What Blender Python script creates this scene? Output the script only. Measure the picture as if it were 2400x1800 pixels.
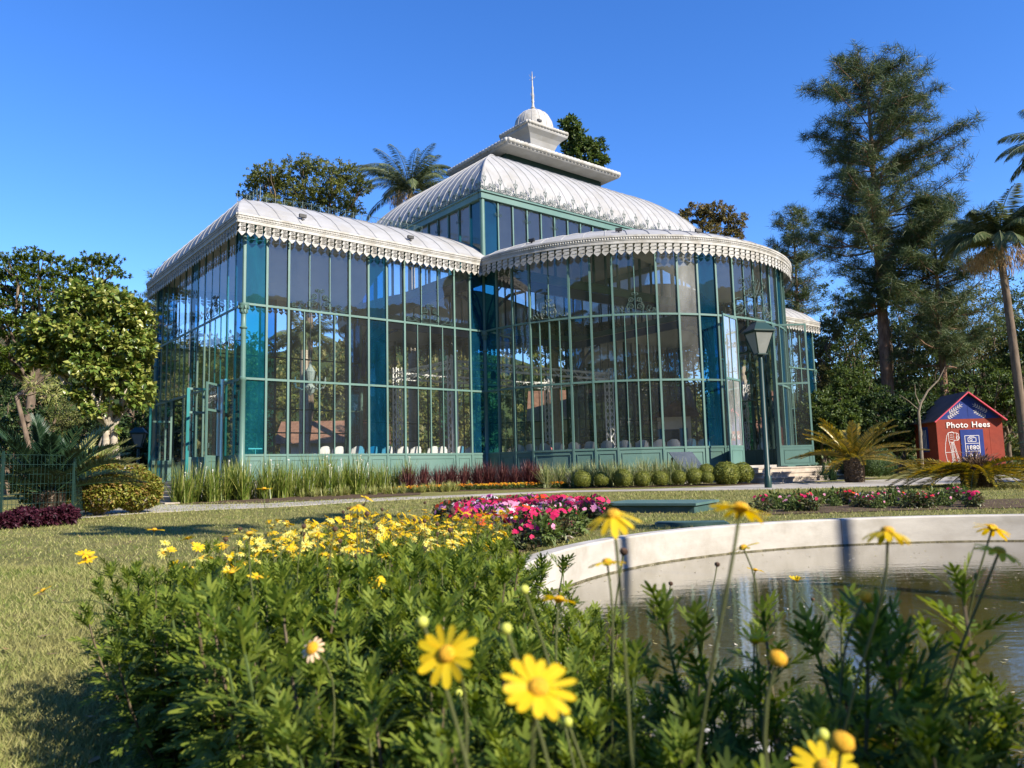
import bpy, bmesh, math, random
import numpy as np
from mathutils import Vector, Matrix
for o in list(bpy.data.objects): bpy.data.objects.remove(o, do_unlink=True)
S = bpy.context.scene
COL = S.collection
R = math.radians
# ------------------------------------------------------------------ camera, light, sky
CAM_H = 0.74                      # lawn and path are z = 0, the pavilion floor is z = 0.66
PITCH, ROLL = 0.11247, 0.02454
cd = bpy.data.cameras.new('camera'); cam = bpy.data.objects.new('camera', cd); COL.objects.link(cam)
cd.sensor_width = 36; cd.lens = 1808.0 / 2400 * 36
cd.clip_start = 0.02; cd.clip_end = 5000
x0 = Vector((1, 0, 0)); fw = Vector((0, math.cos(PITCH), math.sin(PITCH))); u0 = Vector((0, -math.sin(PITCH), math.cos(PITCH)))
cr_, sr_ = math.cos(ROLL), math.sin(ROLL)
rt = x0 * cr_ - u0 * sr_; up = x0 * sr_ + u0 * cr_
M = Matrix((rt, up, -fw)).transposed().to_4x4(); M.translation = Vector((0, 0, CAM_H))
cam.matrix_world = M
cd.dof.use_dof = True; cd.dof.focus_distance = 16.0; cd.dof.aperture_fstop = 6.6
S.camera = cam
SUN_AZ, SUN_EL = R(52), R(33)     # azimuth measured to the right of straight behind the camera
sdir = Vector((math.sin(SUN_AZ) * math.cos(SUN_EL), -math.cos(SUN_AZ) * math.cos(SUN_EL), math.sin(SUN_EL)))
W = bpy.data.worlds.new('World'); S.world = W; W.use_nodes = True
wn = W.node_tree; bg = wn.nodes['Background']
sky = wn.nodes.new('ShaderNodeTexSky'); sky.sky_type = 'NISHITA'; sky.sun_disc = False
sky.sun_elevation = SUN_EL; sky.sun_rotation = math.pi - SUN_AZ
sky.air_density = 1.0; sky.dust_density = 0.05; sky.ozone_density = 4.0; sky.altitude = 800
hsv = wn.nodes.new('ShaderNodeHueSaturation'); hsv.inputs['Saturation'].default_value = 1.24; hsv.inputs['Hue'].default_value = .512
wn.links.new(sky.outputs[0], hsv.inputs['Color']); wn.links.new(hsv.outputs[0], bg.inputs[0]); bg.inputs[1].default_value = 0.13
sl = bpy.data.lights.new('sun', 'SUN'); sl.energy = 4.6; sl.angle = R(0.55); sl.color = (1.0, 0.90, 0.76)
so = bpy.data.objects.new('sun', sl); COL.objects.link(so); so.rotation_euler = sdir.to_track_quat('Z', 'Y').to_euler()
S.view_settings.view_transform = 'Standard'; S.view_settings.look = 'None'
S.view_settings.exposure = 1.12; S.view_settings.gamma = 1.0; S.view_settings.use_curve_mapping = False
S.render.engine = 'CYCLES'
cy = S.cycles; cy.max_bounces = 10; cy.transparent_max_bounces = 40; cy.glossy_bounces = 4; cy.diffuse_bounces = 3; cy.transmission_bounces = 6
cy.caustics_reflective = False; cy.caustics_refractive = False; cy.sample_clamp_indirect = 6.0
try: cy.use_denoising = True
except Exception: pass

# ------------------------------------------------------------------ helpers
def ray(px, py):
    """direction through a point of the 2400 x 1800 survey frame"""
    a, b = px - 1200, py - 900
    U = cr_ * a - sr_ * b; V = sr_ * a + cr_ * b
    X, Y = U / 1808.0, -V / 1808.0
    return Vector((X, math.cos(PITCH) - Y * math.sin(PITCH), math.sin(PITCH) + Y * math.cos(PITCH)))
def gp(px, py, z=0.0):
    d = ray(px, py); t = (z - CAM_H) / d.z
    return Vector((d.x * t, d.y * t, z))
def dp(px, py, dist):
    d = ray(px, py); t = dist / d.y
    return Vector((d.x * t, dist, CAM_H + d.z * t))
def tag(o, label=None, cat=None, group=None, kind=None):
    if label: o['label'] = label
    if cat: o['category'] = cat
    if group: o['group'] = group
    if kind: o['kind'] = kind
    return o
def empty(name, loc, rz=0.0, label=None, cat=None, group=None, scale=1.0):
    o = bpy.data.objects.new(name, None); COL.objects.link(o)
    o.location = loc; o.rotation_euler = (0, 0, rz); o.scale = (scale,) * 3; o.empty_display_size = 0.1
    return tag(o, label, cat, group)
def copy_tree(o, parent=None):
    c = o.copy(); COL.objects.link(c)
    if parent is not None: c.parent = parent
    for ch in list(o.children): copy_tree(ch, c)
    return c
class MB:
    """collects geometry, builds one mesh object"""
    def __init__(s): s.v = []; s.f = []; s.n = 0; s.blocks = []
    def add(s, vs, fs):
        o = len(s.v); s.v += [tuple(p) for p in vs]; s.f += [tuple(i + o for i in f) for f in fs]
    def box(s, c, d, rz=0.0, M=None):
        x, y, z = d[0] / 2, d[1] / 2, d[2] / 2
        vs = [Vector((a * x, b * y, e * z)) for a in (-1, 1) for b in (-1, 1) for e in (-1, 1)]
        if M is not None: vs = [M @ p for p in vs]
        elif rz: rm = Matrix.Rotation(rz, 3, 'Z'); vs = [rm @ p for p in vs]
        s.add([p + Vector(c) for p in vs], [(0, 1, 3, 2), (4, 6, 7, 5), (0, 4, 5, 1), (2, 3, 7, 6), (0, 2, 6, 4), (1, 5, 7, 3)])
    def b2(s, x0, x1, y0, y1, z0, z1): s.box(((x0 + x1) / 2, (y0 + y1) / 2, (z0 + z1) / 2), (abs(x1 - x0), abs(y1 - y0), abs(z1 - z0)))
    def bar(s, a, b, w, d=None, upv=(0, 0, 1)):
        a, b = Vector(a), Vector(b); d = d or w; t = (b - a); L = t.length
        if L < 1e-6: return
        t.normalize(); q = Vector(upv)
        if abs(t.dot(q)) > .98: q = Vector((1, 0, 0)) if abs(t.x) < .9 else Vector((0, 1, 0))
        sx = t.cross(q).normalized(); sy = sx.cross(t)
        vs = [p + sx * (i * w / 2) + sy * (j * d / 2) for p in (a, b) for i, j in ((-1, -1), (1, -1), (1, 1), (-1, 1))]
        s.add(vs, [(0, 3, 2, 1), (4, 5, 6, 7), (0, 1, 5, 4), (1, 2, 6, 5), (2, 3, 7, 6), (3, 0, 4, 7)])
    def tube(s, pts, r, n=8, cap=True):
        pts = [Vector(p) for p in pts]; m = len(pts)
        rs = r if hasattr(r, '__len__') else [r] * m
        t0 = (pts[1] - pts[0]).normalized(); q = Vector((0, 0, 1)) if abs(t0.z) < .9 else Vector((1, 0, 0))
        nx = t0.cross(q).normalized(); o = len(s.v); vs = []
        for i, p in enumerate(pts):
            t = (pts[min(i + 1, m - 1)] - pts[max(i - 1, 0)])
            if t.length < 1e-9: t = t0.copy()
            t.normalize(); nx = (nx - t * nx.dot(t))
            if nx.length < 1e-6: nx = t.orthogonal()
            nx.normalize(); ny = t.cross(nx)
            for k in range(n):
                a = 2 * math.pi * k / n; vs.append(p + (nx * math.cos(a) + ny * math.sin(a)) * rs[i])
        fs = [(i * n + k, i * n + (k + 1) % n, (i + 1) * n + (k + 1) % n, (i + 1) * n + k) for i in range(m - 1) for k in range(n)]
        if cap: fs += [tuple(range(n - 1, -1, -1)), tuple((m - 1) * n + k for k in range(n))]
        s.add(vs, fs)
    def lathe(s, prof, c=(0, 0, 0), n=16, cap=True):
        c = Vector(c); m = len(prof); vs = [c + Vector((r * math.cos(2 * math.pi * k / n), r * math.sin(2 * math.pi * k / n), z)) for r, z in prof for k in range(n)]
        fs = [(i * n + k, i * n + (k + 1) % n, (i + 1) * n + (k + 1) % n, (i + 1) * n + k) for i in range(m - 1) for k in range(n)]
        if cap: fs += [tuple(range(n - 1, -1, -1)), tuple((m - 1) * n + k for k in range(n))]
        s.add(vs, fs)
    def prism(s, poly, axis_a, axis_b, axis_n, org, th):
        """extrude a 2-D outline: org + x*a + y*b, thickness th along n (centred)"""
        a, b, nn, org = Vector(axis_a), Vector(axis_b), Vector(axis_n), Vector(org); k = len(poly)
        vs = [org + a * p[0] + b * p[1] + nn * (e * th / 2) for e in (-1, 1) for p in poly]
        fs = [tuple(range(k - 1, -1, -1)), tuple(range(k, 2 * k))] + [(i, (i + 1) % k, k + (i + 1) % k, k + i) for i in range(k)]
        s.add(vs, fs)
    def blob(s, V, F):
        """numpy block: V (n,3), F list/array (m,k)"""
        s.blocks.append((np.asarray(V, np.float32), np.asarray(F, np.int32)))
    def mesh(s, name, smooth=False):
        me = bpy.data.meshes.new(name)
        if not s.blocks:
            me.from_pydata([tuple(p) for p in s.v], [], s.f)
        else:
            Vs = [np.array([tuple(p) for p in s.v], np.float32).reshape(-1, 3)] if s.v else []
            loops, starts, tots, off, ls = [], [], [], 0, 0
            if s.v:
                for f in s.f: loops.append(np.array(f, np.int32)); starts.append(np.array([ls])); tots.append(np.array([len(f)])); ls += len(f)
                off = len(s.v)
            for V, F in s.blocks:
                Vs.append(V); m, k = F.shape
                loops.append((F + off).ravel()); starts.append(ls + np.arange(m) * k); tots.append(np.full(m, k)); ls += m * k; off += len(V)
            V = np.concatenate(Vs); lo = np.concatenate(loops); st = np.concatenate(starts); to = np.concatenate(tots)
            me.vertices.add(len(V)); me.vertices.foreach_set('co', V.ravel())
            me.loops.add(len(lo)); me.loops.foreach_set('vertex_index', lo.astype(np.int32))
            me.polygons.add(len(st)); me.polygons.foreach_set('loop_start', st.astype(np.int32))
            try: me.polygons.foreach_set('loop_total', to.astype(np.int32))
            except Exception: pass
            me.update(calc_edges=True); me.validate()
        if smooth: me.polygons.foreach_set('use_smooth', [True] * len(me.polygons))
        return me
    def build(s, name, m, parent=None, loc=None, smooth=False, rz=None):
        me = s.mesh(name, smooth)
        me.materials.append(m)
        o = bpy.data.objects.new(name, me); COL.objects.link(o)
        if parent is not None: o.parent = parent
        if loc is not None: o.location = loc
        if rz is not None: o.rotation_euler = (0, 0, rz)
        return o
def autosmooth(o, ang=40):
    me = o.data
    me.polygons.foreach_set('use_smooth', [True] * len(me.polygons))
    try: me.set_sharp_from_angle(angle=R(ang))
    except Exception: pass
    return o

# ------------------------------------------------------------------ materials
MATS = {}
def nt(name):
    m = bpy.data.materials.new(name); m.use_nodes = True
    n = m.node_tree; n.nodes.clear(); out = n.nodes.new('ShaderNodeOutputMaterial'); MATS[name] = m
    return m, n, out
def L(n, a, b): n.links.new(a, b)
def rgb(c): return (c[0], c[1], c[2], 1)
def vmix(n, fac, a, b, mode='MIX'):
    x = n.nodes.new('ShaderNodeMix'); x.data_type = 'RGBA'; x.blend_type = mode
    if isinstance(fac, (int, float)): x.inputs[0].default_value = fac
    else: L(n, fac, x.inputs[0])
    for i, q in ((6, a), (7, b)):
        if isinstance(q, tuple): x.inputs[i].default_value = rgb(q)
        else: L(n, q, x.inputs[i])
    return x.outputs[2]
def noise(n, scale, detail=4, rough=.55, coord='Object', stretch=None):
    tc = n.nodes.new('ShaderNodeTexCoord'); t = n.nodes.new('ShaderNodeTexNoise')
    t.inputs['Scale'].default_value = scale; t.inputs['Detail'].default_value = detail; t.inputs['Roughness'].default_value = rough
    src = tc.outputs[coord]
    if stretch:
        mp = n.nodes.new('ShaderNodeMapping'); mp.inputs['Scale'].default_value = stretch; L(n, src, mp.inputs[0]); src = mp.outputs[0]
    L(n, src, t.inputs['Vector']); return t.outputs['Fac']
def ramp(n, fac, stops):
    r = n.nodes.new('ShaderNodeValToRGB'); e = r.color_ramp.elements
    while len(e) < len(stops): e.new(.5)
    for i, (p, c) in enumerate(stops): e[i].position = p; e[i].color = rgb(c)
    L(n, fac, r.inputs[0]); return r.outputs[0]
def surf(name, c1, c2=None, scale=3.0, rough=.6, bump=0.0, bscale=None, spec=.35, metal=0.0, stretch=None, c3=None, s3=.7, lo=.35, hi=.65):
    m, n, out = nt(name); p = n.nodes.new('ShaderNodeBsdfPrincipled')
    p.inputs['Roughness'].default_value = rough; p.inputs['Specular IOR Level'].default_value = spec; p.inputs['Metallic'].default_value = metal
    if c2 is None: p.inputs['Base Color'].default_value = rgb(c1)
    else:
        f = noise(n, scale, 5, .6, 'Object', stretch); col = ramp(n, f, [(lo, c1), (hi, c2)])
        if c3 is not None:
            g = noise(n, s3, 4, .65, 'Object'); k = ramp(n, g, [(.45, (0, 0, 0)), (.7, (1, 1, 1))])
            col = vmix(n, k, col, c3)
        L(n, col, p.inputs['Base Color'])
    if bump:
        b = n.nodes.new('ShaderNodeBump'); b.inputs['Strength'].default_value = bump; b.inputs['Distance'].default_value = .02
        L(n, noise(n, bscale or scale * 4, 6, .65, 'Object', stretch), b.inputs['Height']); L(n, b.outputs[0], p.inputs['Normal'])
    L(n, p.outputs[0], out.inputs[0]); return m
def leafmat(name, stops, trans=.32, rough=.5, spec=.3, patch=None, pscale=.6, tcol=None):
    """foliage: hue varies from leaf to leaf (random per island) and in clumps"""
    m, n, out = nt(name); p = n.nodes.new('ShaderNodeBsdfPrincipled'); p.inputs['Roughness'].default_value = rough; p.inputs['Specular IOR Level'].default_value = spec
    g = n.nodes.new('ShaderNodeNewGeometry'); k = len(stops)
    col = ramp(n, g.outputs['Random Per Island'], [((i + .5) / k, c) for i, c in enumerate(stops)])
    if patch:
        f = ramp(n, noise(n, pscale, 3, .6, 'Object'), [(.42, (0, 0, 0)), (.62, (1, 1, 1))]); col = vmix(n, f, col, patch)
    t = n.nodes.new('ShaderNodeBsdfTranslucent'); mx = n.nodes.new('ShaderNodeMixShader'); mx.inputs[0].default_value = trans
    L(n, col, p.inputs['Base Color'])
    hs = n.nodes.new('ShaderNodeHueSaturation'); hs.inputs['Value'].default_value = 1.5; hs.inputs['Saturation'].default_value = 1.1; hs.inputs['Hue'].default_value = .485
    L(n, col, hs.inputs['Color']); L(n, hs.outputs[0], t.inputs[0])
    L(n, p.outputs[0], mx.inputs[1]); L(n, t.outputs[0], mx.inputs[2]); L(n, mx.outputs[0], out.inputs[0]); return m
def glass(name, tint, dirt=.06, refl=1.0, ripple=.25, film=(.55, .58, .58)):
    """thin old window glass: tinted see-through, fresnel reflection, a film of dust that catches light"""
    m, n, out = nt(name); tr = n.nodes.new('ShaderNodeBsdfTransparent'); tr.inputs[0].default_value = rgb(tint)
    gl = n.nodes.new('ShaderNodeBsdfGlossy'); gl.inputs['Roughness'].default_value = .012
    b = n.nodes.new('ShaderNodeBump'); b.inputs['Strength'].default_value = ripple; b.inputs['Distance'].default_value = .012
    L(n, noise(n, 1.3, 2, .5, 'Object'), b.inputs['Height']); L(n, b.outputs[0], gl.inputs['Normal'])
    fr = n.nodes.new('ShaderNodeLayerWeight'); fr.inputs['Blend'].default_value = .32
    mth = n.nodes.new('ShaderNodeMath'); mth.operation = 'MULTIPLY_ADD'; mth.inputs[1].default_value = .85 * refl; mth.inputs[2].default_value = .09 * refl
    mth.use_clamp = True; L(n, fr.outputs['Fresnel'], mth.inputs[0])
    m1 = n.nodes.new('ShaderNodeMixShader'); L(n, mth.outputs[0], m1.inputs[0]); L(n, tr.outputs[0], m1.inputs[1]); L(n, gl.outputs[0], m1.inputs[2])
    df = n.nodes.new('ShaderNodeBsdfDiffuse'); df.inputs[0].default_value = rgb(film)
    dn = noise(n, 1.1, 5, .7, 'Object', (1, 1, .35)); dr = ramp(n, dn, [(.3, (.2, .2, .2)), (.75, (1, 1, 1))])
    mm = n.nodes.new('ShaderNodeMath'); mm.operation = 'MULTIPLY'; mm.inputs[1].default_value = dirt; L(n, dr, mm.inputs[0])
    m2 = n.nodes.new('ShaderNodeMixShader'); L(n, mm.outputs[0], m2.inputs[0]); L(n, m1.outputs[0], m2.inputs[1]); L(n, df.outputs[0], m2.inputs[2])
    L(n, m2.outputs[0], out.inputs[0]); return m
GREEN = surf('green_paint', (.085, .165, .140), (.10, .19, .162), 1.5, .42, .05, 30, .4, c3=(.115, .20, .172), s3=.5)
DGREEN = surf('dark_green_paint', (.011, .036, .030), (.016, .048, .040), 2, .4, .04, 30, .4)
CYAN = surf('cyan_paint', (.012, .17, .175), (.015, .20, .205), 2, .4)
WHITE = surf('white_painted_zinc', (.55, .53, .48), (.62, .60, .56), 2.2, .55, .06, 14, .3, c3=(.55, .52, .45), s3=1.1)
ROOFW = surf('white_roof_sheet', (.295, .30, .30), (.335, .34, .34), 1.2, .6, .015, 9, .25, c3=(.27, .265, .245), s3=1.3, stretch=(1, 1, .35))
STAIN = surf('weathered_white', (.39, .385, .36), (.45, .445, .42), 3.0, .6, .1, 20, .25, c3=(.27, .255, .215), s3=2.0, stretch=(1, 1, .3))
RIB = surf('roof_seam_grey', (.30, .31, .31), (.38, .38, .37), 4, .5)
CEIL = surf('grey_ceiling', (.54, .54, .51), (.60, .60, .57), 1, .8)
IRON = surf('wrought_iron', (.045, .085, .075), (.075, .12, .105), 6, .45, spec=.4)
CLEAR = glass('clear_glass', (.97, .985, .97), .035, .95)
DUSTY = glass('dusty_glass', (.84, .88, .86), .34, .9, film=(.70, .72, .70))
BLUE = glass('blue_glass', (.10, .42, .66), .30, .8, film=(.012, .12, .23))
TEAL = glass('teal_glass', (.10, .52, .60), .30, .9, film=(.02, .21, .28))
HAZY = glass('hazy_glass', (.88, .91, .90), .15, .95, film=(.66, .68, .66))
FLOORM = surf('floor_stone', (.30, .28, .25), (.38, .36, .32), 2, .5, .05)
STEP = surf('stair_stone', (.32, .275, .22), (.42, .37, .30), 3, .75, .12, 18, .2, c3=(.33, .28, .23), s3=2)
CONC = surf('concrete_rim', (.38, .36, .32), (.46, .44, .395), 2.5, .75, .12, 30, .2, c3=(.30, .28, .235), s3=2.2, stretch=(1, 1, 3))
PATHM = surf('path_concrete', (.32, .30, .265), (.40, .375, .33), 1.5, .85, .12, 25, .2, c3=(.25, .23, .20), s3=.9)
SOIL = surf('soil', (.055, .038, .026), (.12, .085, .055), 9, .95, .6, 30, .1)
BARK = surf('bark', (.10, .075, .055), (.20, .155, .115), 6, .9, .5, 16, .15, stretch=(1, 1, .25))
PBARK = surf('pine_bark', (.13, .075, .05), (.30, .19, .13), 5, .9, .7, 9, .15, stretch=(1, 1, .3))
PALE = surf('pale_bark', (.30, .26, .20), (.44, .39, .31), 4, .85, .3, 12, .15, stretch=(1, 1, 4))
# ------------------------------------------------------------------ the glass pavilion
AX, AY, TH = -8.440, 24.0, 0.67778
WA, WC, WW = 9.519, 10.294, 14.655            # wing length, depth, width of the centre (apse diameter)
AR = WW / 2; ACX = WA + AR; UT = 2 * WA + WW
Z0, ZS, ZL, ZU, ZT, ZF0, ZF1 = 0.66, 1.43, 3.84, 6.225, 8.95, 8.33, 9.05
OH = 0.36
pav = empty('glass_pavilion', (AX, AY, 0), TH, 'large green iron and glass pavilion with white domed roofs and a spire', 'pavilion')
rnd = random.Random(7)
def PW(u, v, z=0.0):               # pavilion coordinates to world
    c, s = math.cos(TH), math.sin(TH); return Vector((AX + u * c - v * s, AY + u * s + v * c, z))
class Face:
    pj = 1.0                       # s runs along the face seen from outside left to right, n is outward
    def __init__(s, o, t, n): s.o = Vector(o); s.t = Vector(t); s.nv = Vector(n)
    def __call__(s, a, n, z): p = s.o + s.t * a + s.nv * n; return Vector((p.x, p.y, z))
class Arc:
    pj = 1.0
    def __init__(s, cy, sg): s.cy = cy; s.sg = sg      # sg -1 front apse, +1 rear
    def __call__(s, a, n, z):
        th = a / AR; r = AR + n
        return Vector((ACX - math.cos(th) * r, s.cy + s.sg * math.sin(th) * r, z)) if s.sg < 0 else Vector((ACX + math.cos(th) * r, s.cy + math.sin(th) * r, z))
F_AB = Face((0, 0, 0), (1, 0, 0), (0, -1, 0))
F_AD = Face((0, WC, 0), (0, -1, 0), (-1, 0, 0))
F_AD.pj = .22
F_RF = Face((WA + WW, 0, 0), (1, 0, 0), (0, -1, 0))
F_RE = Face((UT, 0, 0), (0, 1, 0), (1, 0, 0))
F_LB = Face((WA, WC, 0), (-1, 0, 0), (0, 1, 0))
F_RB = Face((UT, WC, 0), (-1, 0, 0), (0, 1, 0))
A_FR, A_BK = Arc(0, -1), Arc(WC, 1)
def q4(mb, P, a0, a1, n0, n1, z0, z1):
    """box on a face between a0..a1, n0..n1, z0..z1"""
    vs = [P(a, n, z) for a in (a0, a1) for n in (n0, n1) for z in (z0, z1)]
    mb.add(vs, [(0, 1, 3, 2), (4, 6, 7, 5), (0, 4, 5, 1), (2, 3, 7, 6), (0, 2, 6, 4), (1, 5, 7, 3)])
def rail(mb, P, a0, a1, n0, n1, z0, z1, step=.8):
    k = max(1, int(round((a1 - a0) / step))) if isinstance(P, Arc) else 1
    for i in range(k): q4(mb, P, a0 + (a1 - a0) * i / k, a0 + (a1 - a0) * (i + 1) / k, n0, n1, z0, z1)
def pane(mb, P, a0, a1, z0, z1):
    t = [rnd.uniform(-.0035, .0035) for _ in range(3)]
    vs = [P(a0, t[0], z0), P(a1, t[1], z0), P(a1, t[1] + t[2] - t[0], z1), P(a0, t[2], z1)]
    mb.add(vs, [(0, 1, 2, 3)])
def spiral(cx, cz, r, turns, a0, sg=1, n=22):
    return [(cx + r * (1 - .82 * i / n) * math.cos(a0 + sg * turns * 2 * math.pi * i / n), cz + r * (1 - .82 * i / n) * math.sin(a0 + sg * turns * 2 * math.pi * i / n)) for i in range(n + 1)]
def ornament(P, sc, z, w, h, big=False):
    """lyre of wrought-iron scrolls standing on the transom"""
    mb = MB(); r = .013
    def cur(pts, rr=r): mb.tube([P(sc + x, .05, z + y) for x, y in pts], rr, 4, False)
    cur([(0, 0), (0, h * .78)])
    for s in (-1, 1):
        cur([(s * x, y) for x, y in spiral(w * .10, h * .30, h * .17, 1.6, -1.2, 1)])
        cur([(s * x, y) for x, y in spiral(w * .085, h * .62, h * .13, 1.5, -.9, 1)])
        cur([(s * x, y) for x, y in [(0, .02), (w * .16, h * .05), (w * .2, h * .3), (w * .15, h * .5), (w * .05, h * .55)]])
        cur([(s * x, y) for x, y in spiral(w * .045, h * .88, h * .10, 1.1, -2.2, -1)])
        cur([(s * x, y) for x, y in [(w * .22, .03), (w * .30, h * .10), (w * .36, h * .30), (w * .30, h * .36), (w * .25, h * .22), (w * .33, h * .07), (w * .46, .05)]])
        cur([(s * x, y) for x, y in spiral(w * .42, h * .13, h * .11, 1.5, 2.2, -1)])
        if big:
            cur([(s * x, y) for x, y in spiral(w * .36, h * .25, h * .24, 2.2, -.5, 1)], .016)
            cur([(s * x, y) for x, y in spiral(w * .22, h * .62, h * .17, 1.8, -.9, 1)], .014)
            cur([(s * x, y) for x, y in [(0, h * .5), (w * .1, h * .72), (w * .16, h * .95), (w * .12, h * 1.02), (w * .09, h * .93)]])
            cur([(s * x, y) for x, y in [(0, h * .62), (w * .05, h * .9), (w * .03, h * 1.1)]])
            cur([(s * x, y) for x, y in spiral(w * .27, h * .9, h * .09, 1.4, 1.2, -1)])
    return mb
def window(P, a0, a1, kind, first=False, last=False, glassm=None, rails=(ZS, ZL, ZU), top=ZT, bot=Z0, orn=True, base=True, door=False, parent=None, name='window'):
    """one bay of glazing: iron frame (mesh) with its panes, its painted base panel and its scroll as sub-parts"""
    w = .062 if kind != 'x' else .05
    fr = MB(); g = MB(); gts = [MB() for _ in rails] if isinstance(glassm, tuple) else None
    def post(a, ww, n0=-.05, n1=.06, z0=bot, z1=top): q4(fr, P, a - ww / 2, a + ww / 2, n0, n1 * P.pj, z0, z1)
    post(a0, w * 1.15)
    if last: post(a1, w * 1.15)
    h = w / 2
    tiers = [(rails[i], rails[i + 1]) for i in range(len(rails) - 1)] + [(rails[-1], top)]
    if door: tiers = [t for t in tiers if t[0] >= ZL - .01]
    for zr in rails:
        if door and zr < ZL - .01: continue
        rail(fr, P, a0 + h, a1 - h, -.035, .052 * P.pj, zr - .035, zr + .035)
    nlo = {'b': 1, 's': 1, 't': 4, 'D': 4, 'x': 1}[kind]; nup = {'b': 1, 's': 1, 't': 3, 'D': 2, 'x': 1}[kind]
    for i, (za, zb) in enumerate(tiers):
        k = nup if i == len(tiers) - 1 and len(rails) > 1 else nlo
        for j in range(k):
            b0, b1 = a0 + (a1 - a0) * j / k, a0 + (a1 - a0) * (j + 1) / k
            if j: q4(fr, P, b0 - (.022 if k == 4 and j == 2 else .014), b0 + (.022 if k == 4 and j == 2 else .014), -.03, .042 * P.pj, za + .036, zb - .036)
            pane(gts[i] if gts else g, P, b0 + .012, b1 - .012, za + .03, zb - .03)
    o = fr.build(name, GREEN, parent or pav)
    if gts: [q.build('pane', m_, o) for q, m_ in zip(gts, glassm)]
    else: g.build('pane', glassm or (BLUE if kind == 'b' else CLEAR), o)
    if base and not door:
        bp = MB(); rail(bp, P, a0 + h, a1 - h, -.04, .03, bot - .02, ZS - .036)
        m = .09
        for (c0, c1, y0, y1) in ((a0 + h + m, a1 - h - m, bot + .10, bot + .125), (a0 + h + m, a1 - h - m, ZS - .17, ZS - .145), (a0 + h + m, a0 + h + m + .022, bot + .126, ZS - .171), (a1 - h - m - .022, a1 - h - m, bot + .126, ZS - .171)):
            rail(bp, P, c0, c1, .031, .048, y0, y1)
        rail(bp, P, a0 + h, a1 - h, .031, .062, bot - .018, bot + .055)
        bp.build('base_panel', GREEN, o)
    if orn and kind in 'tD':
        om = ornament(P, (a0 + a1) / 2, ZU + .036, min(2.2, (a1 - a0)), .78); om.build('scroll_ornament', IRON, o)
    return o
PAT = 'bs' + 't' + 'sbs' + 't' + 'sb'
def face_windows(P, length, pat, units, doors=(), glassf=None):
    w = length / sum(units); a = 0
    for i, (k, un) in enumerate(zip(pat, units)):
        window(P, a, a + w * un, k, last=(i == len(pat) - 1), door=(i in doors), glassm=glassf(i, k) if glassf else None); a += w * un
U13 = [1, 1, 3, 1, 1, 1, 3, 1, 1]
face_windows(F_AB, WA, PAT, U13, glassf=lambda i, k: (TEAL if i == 0 else BLUE) if k == 'b' else CLEAR)
face_windows(F_AD, WC, PAT, U13, doors=(2, 6))
face_windows(F_RF, WA, PAT, U13)
# apse: twelve strips, the tall door opening, twelve strips
SW = math.pi * AR / 29
apat = 'bssDssDssb'; aun = [1, 1, 1, 2, 1, 1, 2, 1, 1, 1]
a = 0
for i, (k, un) in enumerate(zip(apat, aun)):
    window(A_FR, a, a + SW * un, k, glassm=(TEAL if i == 0 else BLUE) if k == 'b' else ((CLEAR, HAZY, DUSTY) if i == 8 else (CLEAR, CLEAR, HAZY) if i == 7 else CLEAR)); a += SW * un
window(A_FR, a, a + SW, 's'); a += SW
D0, D1 = a, a + 3 * SW
dw = window(A_FR, D0, D1, 't', rails=(ZU,), orn=False, base=False, name='door_surround')
ornament(A_FR, (D0 + D1) / 2, ZU + .036, 2.5, 1.55, True).build('scroll_ornament', IRON, dw)
a = D1; window(A_FR, a, a + SW, 's'); a += SW
for i, (k, un) in enumerate(zip(apat[::-1], aun[::-1])):
    window(A_FR, a, a + SW * un, k, last=(i == 9)); a += SW * un
# tall open door leaves of the apse
def leaf(name, hinge, ang, w, z0, z1, rails, n, gm=CLEAR, fm=GREEN, edge=None):
    fr, g, pn = MB(), MB(), MB(); t = Vector((math.cos(ang), math.sin(ang), 0)); nn = Vector((-t.y, t.x, 0)); P = Face(hinge, t, nn)
    q4(fr, P, 0, .07, -.02, .03, z0, z1); q4(fr, P, w - .07, w, -.02, .03, z0, z1)
    for zr in rails + [z1 - .035]: q4(fr, P, .07, w - .07, -.018, .028, zr - .035, zr + .035)
    zz = rails + [z1 - .035]
    for i in range(len(zz) - 1):
        for j in range(n):
            b0, b1 = .07 + (w - .14) * j / n, .07 + (w - .14) * (j + 1) / n
            if j: q4(fr, P, b0 - .012, b0 + .012, -.015, .025, zz[i] + .036, zz[i + 1] - .036)
            pane(g, P, b0 + .012, b1 - .012, zz[i] + .03, zz[i + 1] - .03)
    q4(pn, P, .07, w - .07, -.012, .022, z0, rails[0] - .036)
    for (c0, c1, y0, y1) in ((.16, w - .16, z0 + .10, z0 + .12), (.16, w - .16, rails[0] - .15, rails[0] - .13), (.16, .18, z0 + .121, rails[0] - .151), (w - .18, w - .16, z0 + .121, rails[0] - .151)):
        q4(pn, P, c0, c1, .023, .034, y0, y1); q4(pn, P, c0, c1, -.024, -.013, y0, y1)
    o = fr.build(name, fm, pav); g.build('pane', gm, o); pn.build('base_panel', fm, o)
    if edge:
        e = MB(); q4(e, P, w + .002, w + .03, -.035, .045, z0 + .03, z1 - .02); q4(e, P, w - .06, w + .001, .032, .042, z0 + .04, z1 - .02); q4(e, P, w - .06, w + .001, -.034, -.022, z0 + .04, z1 - .02); e.build('edge_strip', CYAN, o)
    hd = MB(); hd.tube([P(w - .05, .05, z0 + 1.0), P(w - .05, .085, z0 + 1.02), P(w - .05, .085, z0 + 1.14), P(w - .05, .05, z0 + 1.16)], .011, 6); hd.build('handle', IRON, o)
    return o
hA = A_FR(D0 + .03, .07, 0); hB = A_FR(D1 - .03, .07, 0)
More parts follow.
